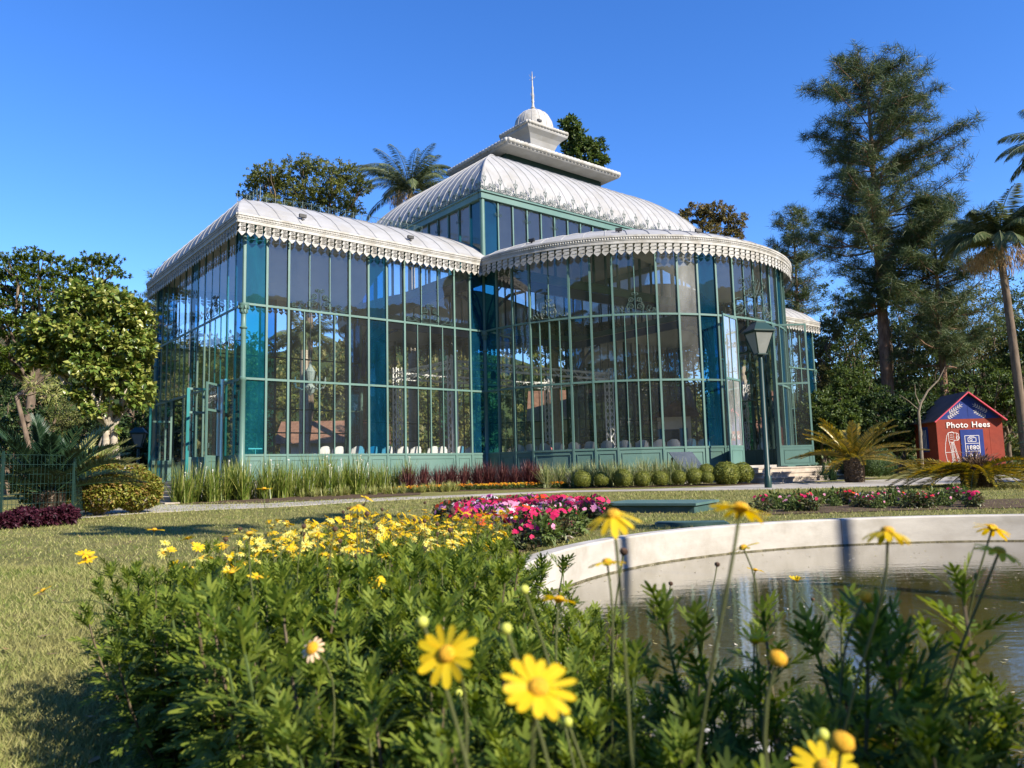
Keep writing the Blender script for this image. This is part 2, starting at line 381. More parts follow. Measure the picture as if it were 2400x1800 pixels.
leaf('door', hA, R(180 + 14), 1.32, Z0 + .03, ZU - .06, [ZS, ZL], 2, DUSTY)
leaf('door', hB, R(-42), 1.28, Z0 + .03, ZU - .06, [ZS, ZL], 2)
# side entrance leaves, standing open at right angles to the end wall
sw = WC / 13
for vv, ang in ((2 * sw + .42, R(183)), (3.1 * sw + .0, R(181)), (8 * sw + .2, R(182)), (9.2 * sw, R(182))):
    pass
leaf('door', Vector((-.07, 2 * sw + .04, 0)), R(180 + 46), 1.12, Z0 + .03, ZL - .06, [ZS, 2.9], 1)
leaf('door', Vector((-.07, 5 * sw - .04 - 1.2, 0)), R(180), .80, Z0 + .03, ZL - .06, [ZS, 2.95], 1, edge=True)
leaf('door', Vector((-.07, 11 * sw - .04 - 1.2, 0)), R(180), .80, Z0 + .03, ZL - .06, [ZS, 2.95], 1, edge=True)
# columns
def column(u, v, z0=Z0, cap=ZU, top=ZT, r=.085, name='column'):
    mb = MB(); mb.lathe([(r * 1.9, z0 - .02), (r * 1.9, z0 + .18), (r * 1.35, z0 + .24), (r * 1.35, ZS), (r * 1.1, ZS + .05), (r * 1.02, ZL - .08), (r * 1.3, ZL - .06), (r * 1.3, ZL + .03), (r, ZL + .05), (r * .95, cap - .82), (r * 1.35, cap - .80), (r * 1.45, cap - .76), (r * .95, cap - .72), (r * .92, cap - .34)], (u, v, 0), 14)
    o = mb.build(name, GREEN, pav); autosmooth(o, 50)
    c = MB(); c.lathe([(r * .95, cap - .34), (r * 1.25, cap - .31), (r * 1.05, cap - .27), (r * 1.3, cap - .18), (r * 1.9, cap - .07), (r * 2.0, cap - .03), (r * 2.0, cap)], (u, v, 0), 14)
    for k in range(8):
        a = k * math.pi / 4
        for zz, rr in ((cap - .24, 1.35), (cap - .12, 1.85)): c.box((u + math.cos(a) * r * rr, v + math.sin(a) * r * rr, zz), (.035, .05, .09), a)
    c.lathe([(r * .72, cap), (r * .72, top)], (u, v, 0), 12)
    autosmooth(c.build('capital', GREEN, o), 40)
    return o
for u, v in ((0, 0), (0, WC), (UT, 0), (WA, 0), (WA + WW, 0), (WA, WC), (WA + WW, WC), (UT, WC)): column(u, v)
# floor and plinth
fl = MB()
def hull_prism(mb, pts, z0, z1):
    k = len(pts); mb.add([(p[0], p[1], z0) for p in pts] + [(p[0], p[1], z1) for p in pts], [tuple(range(k - 1, -1, -1)), tuple(range(k, 2 * k))] + [(i, (i + 1) % k, k + (i + 1) % k, k + i) for i in range(k)])
def foot(e):
    return [(-e, -e)] + [(ACX - math.cos(t) * (AR + e), -math.sin(t) * (AR + e)) for t in np.linspace(.0, math.pi, 41)] + [(UT + e, -e), (UT + e, WC + e)] + [(ACX + math.cos(t) * (AR + e), WC + math.sin(t) * (AR + e)) for t in np.linspace(.0, math.pi, 41)] + [(-e, WC + e)]
hull_prism(fl, foot(-.08), .05, .74); fl.build('floor', FLOORM, pav)
pl = MB(); hull_prism(pl, foot(.10), -.05, .635); pl.build('plinth', surf('plinth_stone', (.20, .19, .16), (.29, .27, .23), 2, .85, .2), pav)
# --- valances: moulded band and pierced hanging tabs
def tab(mb, P, a, w, z1, z0):
    """pierced tab with a pointed foot, 14 mm thick, hanging at n = OH"""
    n0, n1 = OH - .007, OH + .007; c = a + w / 2; zm = z0 + .14; hz = (z1 - zm) / 2
    for i in range(2):
        za, zb = zm + hz * i, zm + hz * (i + 1); cz = (za + zb) / 2; ro = min(w, hz) * .34; K = 8
        sq = []
        for k in range(K):
            t = 2 * math.pi * (k + .5) / K; dx, dz = math.cos(t), math.sin(t); m = min((w / 2) / max(abs(dx), 1e-6), (hz / 2) / max(abs(dz), 1e-6)); sq.append((c + dx * m, cz + dz * m))
        # put corners in
        ring = [(c + math.cos(2 * math.pi * (k + .5) / K) * ro, cz + math.sin(2 * math.pi * (k + .5) / K) * ro) for k in range(K)]
        cor = [(a + w, cz + hz / 2), (a, cz + hz / 2), (a, cz - hz / 2), (a + w, cz - hz / 2)]
        outer = [(c + (w / 2 if abs(math.cos(2 * math.pi * (k + .5) / K)) > .9 else math.copysign(w / 2 * .45, math.cos(2 * math.pi * (k + .5) / K))), cz + (hz / 2 if abs(math.sin(2 * math.pi * (k + .5) / K)) > .9 else math.copysign(hz / 2 * .45, math.sin(2 * math.pi * (k + .5) / K)))) for k in range(K)]
        o = len(mb.v)
        vs = [P(x, n1, z) for x, z in ring] + [P(x, n1, z) for x, z in outer] + [P(x, n1, z) for x, z in cor]
        fs = [(k, K + k, K + (k + 1) % K, (k + 1) % K) for k in range(K)]
        fs += [(K + 0, 2 * K + 0, K + 1), (K + 2, 2 * K + 1, K + 3), (K + 4, 2 * K + 2, K + 5), (K + 6, 2 * K + 3, K + 7)]
        mb.add(vs, fs)
        # inner boss
        rb = ro * .76; mb.add([P(c + math.cos(t) * rb, n1, cz + math.sin(t) * rb) for t in np.linspace(0, 2 * math.pi, 7)[:-1]], [tuple(range(6))])
        mb.add([P(c - ro, n1 - .001, cz - .012), P(c + ro, n1 - .001, cz - .012), P(c + ro, n1 - .001, cz + .012), P(c - ro, n1 - .001, cz + .012)], [(0, 1, 2, 3)])
    vs = [P(a, n1, zm), P(a + w, n1, zm), P(a + w, n1, zm - .025), P(c + w * .05, n1, z0), P(c - w * .05, n1, z0), P(a, n1, zm - .025)]
    vs += [P(a, n0, zm), P(a + w, n0, zm), P(a + w, n0, zm - .025), P(c + w * .05, n0, z0), P(c - w * .05, n0, z0), P(a, n0, zm - .025)]
    mb.add(vs, [(0, 5, 4, 3, 2, 1), (6, 7, 8, 9, 10, 11)] + [(i, (i + 1) % 6, 6 + (i + 1) % 6, 6 + i) for i in range(6)])
def valance(P, a0, a1, lo=0.0, hi=0.0):
    mb = MB(); L_ = a1 - a0; k = int(round(L_ / .272)); w = L_ / k; st = .4
    rail(mb, P, a0 - lo, a1 + hi, OH - .02, OH + .012, 8.74, 8.98, st); rail(mb, P, a0 - lo, a1 + hi, OH - .02, OH + .05, 8.981, 9.045, st)
    rail(mb, P, a0 - lo, a1 + hi, OH + .013, OH + .03, 8.742, 8.77, st); rail(mb, P, a0 - lo, a1 + hi, OH + .013, OH + .028, 8.86, 8.885, st)
    o = mb.build('valance', STAIN, pav)
    tb = MB(); be = MB()
    for i in range(k):
        tab(tb, P, a0 + i * w + .018, w - .036, 8.74, ZF0)
    m_ = k * 6; bv = []
    for q in range(m_ + 1):
        nn = OH + (.047 if (q // 1) % 2 else .022); bv += [P(a0 + L_ * q / m_, nn, 8.905), P(a0 + L_ * q / m_, nn, 8.965)]
    be.add(bv, [(2 * q, 2 * q + 2, 2 * q + 3, 2 * q + 1) for q in range(m_)])
    tb.build('pierced_tabs', STAIN, o); be.build('beaded_trim', STAIN, o)
    return o
valance(F_AB, -OH, WA - .02); valance(F_AD, -OH, WC + OH); valance(F_RF, .02, WA + OH); valance(F_RE, -OH, WC + OH)
valance(A_FR, .05, math.pi * AR - .05); valance(A_BK, .05, math.pi * AR - .05); valance(F_LB, .0, WA + OH); valance(F_RB, -OH, WA)
# --- roofs
PROF = [(0, 9.05), (.14, 9.16), (.36, 9.37), (.76, 9.67), (1.05, 9.83), (1.41, 10.03), (1.75, 10.2), (2.11, 10.37), (2.9, 10.66), (3.75, 10.85), (4.65, 10.97), (5.51, 11.0)]
def pz(i):
    for (a, za), (b, zb) in zip(PROF, PROF[1:]):
        if i <= b: return za + (zb - za) * (i - a) / (b - a)
    return PROF[-1][1]
EPROF = [(-.36, 9.05), (-.24, 9.35), (-.1, 9.6), (.1, 9.85), (.35, 10.05), (.9, 10.2), (1.6, 10.36), (2.6, 10.6), (4.0, 10.85), (5.2, 11.0), (20, 11.0)]
def ez(u):
    for (a, za), (b, zb) in zip(EPROF, EPROF[1:]):
        if u <= b: return za + (zb - za) * (u - a) / (b - a)
def HZ_(u, v): return min(pz(min(v + OH, WC + OH - v)), ez(u))
def wing_roof(mb, dz, mir):
    us = sorted(set([round(e[0], 3) for e in EPROF if e[0] < WA] + [round(-.36 + .06 * k, 3) for k in range(24)] + [round(1.1 + .3 * k, 3) for k in range(29) if 1.1 + .3 * k < WA] + [WA]))
    vs = sorted(set([round(-.36 + x, 3) for x, _ in PROF] + [round(WC + .36 - x, 3) for x, _ in PROF] + [round(-.36 + .06 * k, 3) for k in range(20)] + [round(WC + .36 - .06 * k, 3) for k in range(20)] + [round(.9 + .4 * k, 3) for k in range(22)]))
    P_ = [((UT - u) if mir else u, v, HZ_(u, v) + dz) for u in us for v in vs]; n = len(vs)
    mb.add(P_, [(i * n + j, (i + 1) * n + j, (i + 1) * n + j + 1, i * n + j + 1) for i in range(len(us) - 1) for j in range(n - 1)])
def seams(mb, mir, r=.014):
    X = (lambda u: u) if not mir else (lambda u: UT - u)
    for j in range(1, 14):
        u = -OH + j * (WA + OH) / 14
        for back in (0, 1):
            pts = [(X(u), (WC + OH - i) if back else (i - OH), z + .012) for i, z in PROF if z <= ez(u) + .001]
            if len(pts) > 1: mb.tube(pts, r, 4, False)
    for j in range(1, 15):
        v = -OH + j * (WC + 2 * OH) / 15; pts = [(X(u), v, z + .012) for u, z in EPROF[:-1] if z <= pz(min(v + OH, WC + OH - v)) + .001]
        if len(pts) > 1: mb.tube(pts, r, 4, False)
APROF = [(0, 9.05), (.14, 9.14), (.36, 9.27), (.76, 9.44), (1.4, 9.67), (2.2, 9.94), (3.2, 10.2), (4.5, 10.48), (6, 10.72), (7.6, 10.86)]
def apse_roof(mb, dz, P):
    K = 48
    for (i0, z0), (i1, z1) in zip(APROF, APROF[1:]):
        for k in range(K):
            a0, a1 = math.pi * AR * k / K, math.pi * AR * (k + 1) / K
            mb.add([P(a0, OH - i0, z0 + dz), P(a1, OH - i0, z0 + dz), P(a1, OH - i1, z1 + dz), P(a0, OH - i1, z1 + dz)], [(0, 1, 2, 3)])
    pts = [P(math.pi * AR * k / K, OH - APROF[-1][0], APROF[-1][1] + dz) for k in range(K + 1)]; mb.add(pts, [tuple(range(K + 1))])
for mir in (0, 1):
    mb = MB(); wing_roof(mb, 0, mir); o = autosmooth(mb.build('wing_roof', ROOFW, pav), 35); mb = MB(); wing_roof(mb, -.07, mir); mb.build('ceiling', CEIL, o)
    mb = MB(); seams(mb, mir); mb.build('seam', RIB, o)
for P in (A_FR, A_BK):
    mb = MB(); apse_roof(mb, 0, P); o = mb.build('apse_roof', ROOFW, pav); autosmooth(o, 30); mb = MB(); apse_roof(mb, -.07, P); mb.build('ceiling', CEIL, o)
    mb = MB()
    for k in range(1, 30): mb.tube([P(SW * k * 29 / 30., OH - i, z + .012) for i, z in APROF], .013, 4, False)
    mb.build('seam', RIB, o)
# cresting of the end wing: light iron lattice on the roof
def cresting_line(mb, fn, n, h):
    for zz in (.03, h * .45, h): mb.tube([Vector(fn(k / n)) + Vector((0, 0, zz)) for k in range(n + 1)], .011, 4, False)
    for k in range(n + 1):
        p = Vector(fn(k / n)); mb.bar(p, p + Vector((0, 0, h + .04)), .016)
        if k < n:
            q = Vector(fn((k + 1) / n)); mb.bar(p + Vector((0, 0, .05)), q + Vector((0, 0, h * .45)), .012); mb.bar(p + Vector((0, 0, h * .45)), q + Vector((0, 0, .05)), .012)
            mm = (p + q) / 2 + Vector((0, 0, h * .72)); tv = (q - p).normalized()
            mb.tube([mm + tv * math.cos(t) * .13 + Vector((0, 0, math.sin(t) * .11)) for t in np.linspace(0, 2 * math.pi, 9)], .009, 4, False)
cr = MB(); zc = ez(.9) - .02
cresting_line(cr, lambda t: (.9, 1.1 + t * (WC - 2.2), zc), 24, .46)
cresting_line(cr, lambda t: (.9 + t * (WA - 1.6), 3.4, 10.55 + .2 * min(1, t * 3)), 22, .5)
cr.build('roof_cresting', IRON, pav)
# --- clerestory, cornice and the big cloister roof
Zc0, Zc1, Zc2 = 8.9, 11.64, 11.95
FC = [Face((WA, 0, 0), (1, 0, 0), (0, -1, 0)), Face((WA, WC, 0), (0, -1, 0), (-1, 0, 0)), Face((WA + WW, 0, 0), (0, 1, 0), (1, 0, 0)), Face((WA + WW, WC, 0), (-1, 0, 0), (0, 1, 0))]
for fi, (P, Lf, nn) in enumerate(zip(FC, (WW, WC, WC, WW), (19, 13, 13, 19))):
    if fi < 2:
        for i in range(nn): window(P, Lf * i / nn, Lf * (i + 1) / nn, 'x', last=(i == nn - 1), glassm=BLUE if i in (0, nn - 1) else CLEAR, rails=(Zc0 + .05,), top=Zc1, bot=Zc0, orn=False, base=False)
    co = MB(); q4(co, P, -.14 if fi in (0, 3) else 0.0, Lf + (.14 if fi in (0, 3) else 0.0), -.06, .14, Zc1, Zc2 - .06); q4(co, P, -.2 if fi in (0, 3) else -.06, Lf + (.2 if fi in (0, 3) else .06), -.06, .2, Zc2 - .059, Zc2)
    q4(co, P, .02, Lf - .02, -.05, .05, 8.6, 8.9)
    co.build('cornice', GREEN, pav)
    if fi < 2:
        bk = MB()
        for i in range(1, nn, 2):
            a = Lf * i / nn
            for s in (-1, 1):
                bk.tube([P(a + s * x, .06, Zc1 - y) for x, y in [(.02, .62), (.03, .3), (.12, .1), (.3, .03)]], .012, 4, False)
                bk.tube([P(a + s * x, .06, Zc1 - .34 + y) for x, y in spiral(.10, -.2, .075, 1.4, 1.4, -1)], .01, 4, False)
        bk.build('scroll_bracket', IRON, pav)
for u, v in ((WA, 0), (WA, WC), (WA + WW, 0)):
    mb = MB(); mb.lathe([(.10, 8.9), (.10, Zc1)], (u, v, 0), 10); autosmooth(mb.build('corner_post', GREEN, pav))
CP = [(i, 11.95 + (z - 11.95) * 1.12) for i, z in [(-.16, 11.95), (-.02, 12.3), (.18, 12.68), (.42, 13.02), (.75, 13.4), (1.15, 13.76), (1.6, 14.1), (2.1, 14.42), (2.65, 14.7), (3.2, 14.92), (3.75, 15.06)]]
def ring(i, z): return [Vector((WA + i, i, z)), Vector((WA + WW - i, i, z)), Vector((WA + WW - i, WC - i, z)), Vector((WA + i, WC - i, z))]
def cloister(mb, dz):
    for (i0, z0), (i1, z1) in zip(CP, CP[1:]):
        r0, r1 = ring(i0, z0 + dz), ring(i1, z1 + dz)
        for k in range(4): mb.add([r0[k], r0[(k + 1) % 4], r1[(k + 1) % 4], r1[k]], [(0, 1, 2, 3)])
mb = MB(); cloister(mb, 0); cro = mb.build('central_roof', ROOFW, pav)
mb = MB(); cloister(mb, -.07); mb.build('ceiling', CEIL, cro)
mb = MB(); r_ = .020
for k in range(1, 25):
    u = WA + WW * k / 25; m_ = min(u - WA, WA + WW - u)
    for bk_ in (0, 1): mb.tube([(u, (WC - i) if bk_ else i, z + .012) for i, z in CP if i <= m_], r_, 4, False) if sum(1 for i, z in CP if i <= m_) > 1 else None
for k in range(1, 18):
    v = WC * k / 18; m_ = min(v, WC - v)
    for e_ in (0, 1):
        pts = [((WA + WW - i) if e_ else (WA + i), v, z + .012) for i, z in CP if i <= m_]
        if len(pts) > 1: mb.tube(pts, r_, 4, False)
mb.build('seam', RIB, cro)
for sx in (0, 1):
    for sy in (0, 1): mb = MB(); mb.tube([(WA + WW - i if sx else WA + i, WC - i if sy else i, z + .01) for i, z in CP], .04, 5, False); mb.build('hip_roll', ROOFW, cro)
# eave cresting: spears and scrolls
for P, Lf in ((FC[0], WW), (FC[1], WC)):
    mb = MB(); n = int(Lf / .40)
    mb.tube([P(.0, .17, Zc2 + .03), P(Lf, .17, Zc2 + .03)], .018, 4)
    for k in range(n + 1):
        a = Lf * k / n
        if k % 2 == 0:
            mb.tube([P(a, .17, Zc2), P(a, .17, Zc2 + .78)], [.022, .011], 4)
            for s in (-1, 1):
                mb.tube([P(a + s * x, .17, Zc2 + y) for x, y in [(0, .36), (.07, .48), (.10, .58), (.06, .62), (.04, .55)]], .014, 4, False)
                mb.tube([P(a + s * x, .17, Zc2 + y) for x, y in spiral(.09, .13, .085, 1.3, -1.5, 1, 12)], .015, 4, False)
        else:
            mb.tube([P(a, .17, Zc2), P(a, .17, Zc2 + .46)], [.020, .010], 4)
            for s in (-1, 1):
                mb.tube([P(a + s * x, .17, Zc2 + y) for x, y in spiral(.10, .27, .095, 1.5, -1.9, 1, 14)], .015, 4, False)
                mb.tube([P(a + s * x, .17, Zc2 + y) for x, y in [(0, .03), (.1, .06), (.17, .16), (.14, .2)]], .015, 4, False)
    mb.build('eave_cresting', IRON, pav)
# lantern, cap, dome, spire
cx, cyy = ACX, WC / 2
def rect(mb, a, b, z): return [Vector((cx + sx * a, cyy + sy * b, z)) for sx, sy in ((-1, -1), (1, -1), (1, 1), (-1, 1))]
def loft(mb, secs, cap=True):
    rr = [rect(mb, *s) for s in secs]
    for r0, r1 in zip(rr, rr[1:]):
        for k in range(4): mb.add([r0[k], r0[(k + 1) % 4], r1[(k + 1) % 4], r1[k]], [(0, 1, 2, 3)])
    if cap: mb.add(rr[-1], [(0, 1, 2, 3)])
mb = MB(); loft(mb, [(3.2, 1.6, 15.3), (3.2, 1.6, 15.84)]); mb.build('lantern_neck', DGREEN, pav)
def roll(mb, a, b, z, r, p):
    for sx, sy, ex, ey in ((-1, -1, 1, -1), (1, -1, 1, 1), (1, 1, -1, 1), (-1, 1, -1, -1)):
        A_, B_ = Vector((cx + sx * a, cyy + sy * b, z)), Vector((cx + ex * a, cyy + ey * b, z)); n = int((B_ - A_).length / p); pts, rs = [], []
        for k in range(n):
            for t, q in ((.04, .72), (.25, 1.0), (.75, 1.0), (.96, .72)): pts.append(A_ + (B_ - A_) * ((k + t) / n)); rs.append(r * q)
        mb.tube(pts, rs, 8)
mb = MB(); loft(mb, [(3.05, 1.65, 15.80), (3.70, 2.40, 15.86), (3.76, 2.46, 15.92), (3.76, 2.46, 16.02), (3.0, 1.9, 16.25), (1.3, 1.0, 16.62), (.9, .74, 16.7)]); o = mb.build('lantern_roof', ROOFW, pav)
mb = MB(); roll(mb, 3.76, 2.46, 16.06, .125, .24); autosmooth(mb.build('rolled_edge', STAIN, o), 60)
mb = MB(); loft(mb, [(.80, .66, 16.6), (.78, .64, 16.95), (.82, .68, 17.25), (.92, .78, 17.5), (1.08, .92, 17.7), (1.27, 1.06, 17.84), (1.34, 1.12, 17.9), (1.36, 1.14, 17.98), (1.36, 1.14, 18.08), (.9, .9, 18.2)]); o = mb.build('cap', ROOFW, pav)
mb = MB(); roll(mb, 1.36, 1.14, 18.12, .10, .20); autosmooth(mb.build('rolled_edge', STAIN, o), 60)
mb = MB(); mb.lathe([(1.0, 18.16), (1.03, 18.35), (1.02, 18.55), (.96, 18.8), (.85, 19.02), (.68, 19.22), (.46, 19.37), (.24, 19.45), (.12, 19.48)], (cx, cyy, 0), 32); o = mb.build('dome', STAIN, pav); autosmooth(o)
mb = MB()
for k in range(16):
    a = k * math.pi / 8; mb.tube([(cx + math.cos(a) * r * 1.005, cyy + math.sin(a) * r * 1.005, z) for r, z in [(1.0, 18.16), (1.03, 18.35), (1.02, 18.55), (.96, 18.8), (.85, 19.02), (.68, 19.22), (.46, 19.37), (.24, 19.45)]], .012, 4, False)
mb.build('seam', STAIN, o)
mb = MB(); mb.lathe([(.14, 19.44), (.17, 19.5), (.10, 19.56), (.13, 19.62), (.08, 19.7), (.06, 19.9), (.085, 20.0), (.06, 20.05), (.075, 20.15), (.05, 20.6), (.06, 20.75), (.035, 20.85), (.028, 21.4), (.012, 21.65)], (cx, cyy, 0), 10); o = mb.build('spire', STAIN, pav); autosmooth(o)
mb = MB()
for s in (-1, 1):
    mb.tube([(cx + s * .02, cyy, 21.3), (cx + s * .16, cyy, 21.33), (cx + s * .21, cyy, 21.42)], .01, 4); mb.tube([(cx, cyy + s * .02, 21.2), (cx, cyy + s * .16, 21.22), (cx, cyy + s * .21, 21.3)], .01, 4)
    mb.tube([(cx + s * x, cyy, 20.3 + z) for x, z in spiral(.12, .05, .08, 1.2, 1.5, 1, 10)], .008, 4, False)
mb.build('finial', STAIN, o)
# small floodlights on the roof edge
DARKM = surf('dark_metal', (.02, .022, .022), (.035, .036, .036), 5, .5)
def flood(p, ang):
    mb = MB(); mb.box((p[0], p[1], p[2] + .13), (.24, .10, .11), ang); mb.box((p[0], p[1], p[2] + .03), (.05, .05, .1), ang); mb.build('floodlight', DARKM, pav)
for u in (1.9, 6.1): flood((u, .15 - OH + .1, 9.3), 0)
for k in (3.2, 7.4, 11.2): p = A_FR(SW * k, OH - .35, 9.24); flood((p.x, p.y, p.z), SW * k / AR + math.pi / 2)
flood((cx - .6, cyy - 1.16, 18.2), 0)
# --- rear glazing: everything of the far sides that shows only through the front panes
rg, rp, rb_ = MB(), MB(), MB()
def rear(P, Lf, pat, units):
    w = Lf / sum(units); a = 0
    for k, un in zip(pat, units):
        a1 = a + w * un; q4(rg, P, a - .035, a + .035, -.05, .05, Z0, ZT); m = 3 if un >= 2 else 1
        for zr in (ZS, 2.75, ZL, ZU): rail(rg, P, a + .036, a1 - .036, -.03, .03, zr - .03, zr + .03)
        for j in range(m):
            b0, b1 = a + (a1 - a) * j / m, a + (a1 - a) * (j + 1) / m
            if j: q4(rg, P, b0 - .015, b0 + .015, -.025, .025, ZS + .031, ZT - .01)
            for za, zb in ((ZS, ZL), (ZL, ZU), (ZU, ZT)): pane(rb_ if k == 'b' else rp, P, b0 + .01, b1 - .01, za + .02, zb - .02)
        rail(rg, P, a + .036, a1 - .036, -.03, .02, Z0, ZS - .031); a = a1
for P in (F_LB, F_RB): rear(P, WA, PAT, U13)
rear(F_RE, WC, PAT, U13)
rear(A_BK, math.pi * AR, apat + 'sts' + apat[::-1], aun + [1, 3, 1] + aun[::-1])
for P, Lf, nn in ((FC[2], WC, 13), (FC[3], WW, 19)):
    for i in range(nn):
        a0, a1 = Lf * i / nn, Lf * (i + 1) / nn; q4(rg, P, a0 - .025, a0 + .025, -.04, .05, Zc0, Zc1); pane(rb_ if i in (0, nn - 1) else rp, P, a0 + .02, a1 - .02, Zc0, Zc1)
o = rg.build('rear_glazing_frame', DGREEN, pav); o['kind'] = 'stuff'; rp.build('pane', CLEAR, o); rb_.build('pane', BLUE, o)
# --- inside: tie beams and curved brackets round the crossing
NAVY = surf('navy_beam', (.05, .075, .13), (.065, .09, .15), 1, .6)
mb = MB()
for a_, b_ in (((WA, 0), (WA + WW, 0)), ((WA, WC), (WA + WW, WC)), ((WA, 0), (WA, WC)), ((WA + WW, 0), (WA + WW, WC))):
    d_ = (Vector(b_) - Vector(a_)).normalized() * .12
    mb.bar((a_[0] + d_.x, a_[1] + d_.y, 8.72), (b_[0] - d_.x, b_[1] - d_.y, 8.72), .2, .42) if False else mb.bar((a_[0] + d_.x, a_[1] + d_.y, 8.35), (b_[0] - d_.x, b_[1] - d_.y, 8.35), .16, .40)
mb.build('tie_beam', NAVY, pav)
for (u, v, du, dv) in ((WA, 0, 1, 0), (WA, 0, 0, 1), (WA + WW, 0, -1, 0), (WA + WW, 0, 0, 1), (WA, WC, 1, 0), (WA, WC, 0, -1), (WA + WW, WC, -1, 0), (WA + WW, WC, 0, -1)):
    mb = MB(); pts = [(.14, 5.6), (.25, 6.5), (.65, 7.3), (1.3, 7.85), (2.1, 8.12)]
    mb.tube([(u + du * a, v + dv * a, z) for a, z in pts], .07, 6); mb.tube([(u + du * a * .72, v + dv * a * .72, z + .5 - a * .12) for a, z in pts], .035, 5, False)
    for t in range(4): a, z = pts[t]; mb.tube([(u + du * (a * .8 + x), v + dv * (a * .8 + x), z + .25 + y) for x, y in spiral(.08, .05, .12, 1.4, 0, 1, 10)], .02, 4, False)
    mb.build('bracket', NAVY, pav)
# --- front and side stairs
def stairs(pts, n, z_top, tread, name, label):
    """steps along a chord: pts = (centre u, v, outward angle, width, flare)"""
    u, v, ang, wdt = pts
    root = empty(name, PW(u, v, 0), TH + ang, label, 'steps')
    for k in range(n):
        mb = MB(); zt = z_top - k * (z_top / n); e = k * .34; d0, d1 = 0, tread * (k + 1) + .9
        mb.b2(-wdt / 2 - e, wdt / 2 + e, -d1, -tread * k - .9 + .02 if k else 0.0, 0, zt - .045); mb.b2(-wdt / 2 - e - .025, wdt / 2 + e + .025, -d1 - .03, (-tread * k - .9 + .02) if k else 0.0, zt - .044, zt)
        mb.build('step', STEP, root)
    return root
DC = (D0 + D1) / 2 / AR
pp = A_FR((D0 + D1) / 2, .14, 0)
stairs((pp.x, pp.y, DC - math.pi / 2, 4.9), 4, .655, .36, 'front_steps', 'wide pale stone steps rising to the open apse door beside the lamp post')
stairs((-.13, WC / 2 - .6, -math.pi / 2, 10.6), 5, .655, .34, 'side_steps', 'long shaded steps along the end wall left of the tall grasses')
# white tube added as the sunlit edge of the angled side door leaf
mb = MB(); mb.tube([(-.16, 1.45, .66), (-.16, 1.45, 3.95)], .05, 8); mb.tube([(-.16, 1.45, 3.9), (-.02, 1.45, 3.95)], .04, 8); mb.build('lit_leaf_edge', surf('lit_edge_white', (.75, .75, .72), (.8, .8, .78), 2, .4), pav)
# ------------------------------------------------------------------ ground, path, pond
def gz(y): return min(max(.012 * (y - 14), 0.0), .16) if y < 60 else .16
def gg(px, py, dz=0.0):
    """survey point on the gently rising ground"""
    d = ray(px, py); lo, hi = .3, 200.0
    for _ in range(50):
        m = (lo + hi) / 2
        if CAM_H + d.z / d.y * m > gz(m) + dz: lo = m
        else: hi = m
    return Vector((d.x / d.y * lo, lo, gz(lo) + dz))
PC, PR, PZ, WZ = (4.40, 3.95), 4.46, .15, -.125
def lawn_mat():
    m, n, out = nt('lawn_grass'); p = n.nodes.new('ShaderNodeBsdfPrincipled'); p.inputs['Roughness'].default_value = .95; p.inputs['Specular IOR Level'].default_value = .1
    a = ramp(n, noise(n, .55, 6, .65), [(.32, (.085, .115, .022)), (.5, (.18, .185, .05)), (.68, (.26, .24, .09))])
    b = ramp(n, noise(n, 42, 4, .7), [(.3, (.055, .065, .02)), (.7, (.30, .27, .11))])
    c = vmix(n, .5, a, b); c = vmix(n, ramp(n, noise(n, 2.2, 5, .7), [(.5, (0, 0, 0)), (.72, (.8, .8, .8))]), c, (.22, .17, .085))
    L(n, c, p.inputs['Base Color'])
    bp = n.nodes.new('ShaderNodeBump'); bp.inputs['Strength'].default_value = .9; bp.inputs['Distance'].default_value = .03; L(n, noise(n, 60, 6, .75), bp.inputs['Height']); L(n, bp.outputs[0], p.inputs['Normal'])
    L(n, p.outputs[0], out.inputs[0]); return m
LAWN = lawn_mat()
WIRE = surf('green_wire', (.010, .032, .026), (.014, .04, .033), 5, .5)
xs = [-3000, -600, -120, -40, -20, -10, -5, -.8, 9.6, 20, 40, 120, 600, 3000]; ys = [-3000, -600, -120, -40, -15, -1.2, 9.1, 14, 15, 18, 22, 25, 27.33, 32, 40, 60, 120, 600, 3000]
mb = MB()
for i in range(len(xs) - 1):
    for j in range(len(ys) - 1):
        if xs[i] == -.8 and ys[j] == -1.2: continue
        mb.add([(xs[i], ys[j], gz(ys[j])), (xs[i + 1], ys[j], gz(ys[j])), (xs[i + 1], ys[j + 1], gz(ys[j + 1])), (xs[i], ys[j + 1], gz(ys[j + 1]))], [(0, 1, 2, 3)])
K = 96; ci = [(PC[0] + math.cos(2 * math.pi * k / K) * (PR + .03), PC[1] + math.sin(2 * math.pi * k / K) * (PR + .03)) for k in range(K)]
def sq(t):
    c, s = math.cos(t), math.sin(t); cxx, cyy2 = 4.4, 3.95; hx, hy = 5.2, 5.15
    m = min(hx / max(abs(c), 1e-9), hy / max(abs(s), 1e-9)); return (cxx + c * m, cyy2 + s * m)
angs = sorted(set([2 * math.pi * k / K for k in range(K)] + [math.atan2(sy * 5.15, sx * 5.2) % (2 * math.pi) for sx in (-1, 1) for sy in (-1, 1)]))
for a0, a1 in zip(angs, angs[1:] + [angs[0] + 2 * math.pi]):
    p0, p1 = [(PC[0] + math.cos(a) * (PR + .03), PC[1] + math.sin(a) * (PR + .03), 0) for a in (a0, a1)]
    mb.add([p0, (*sq(a0), 0), (*sq(a1), 0), p1], [(0, 1, 2, 3)])
tag(mb.build('lawn', LAWN), kind='structure')
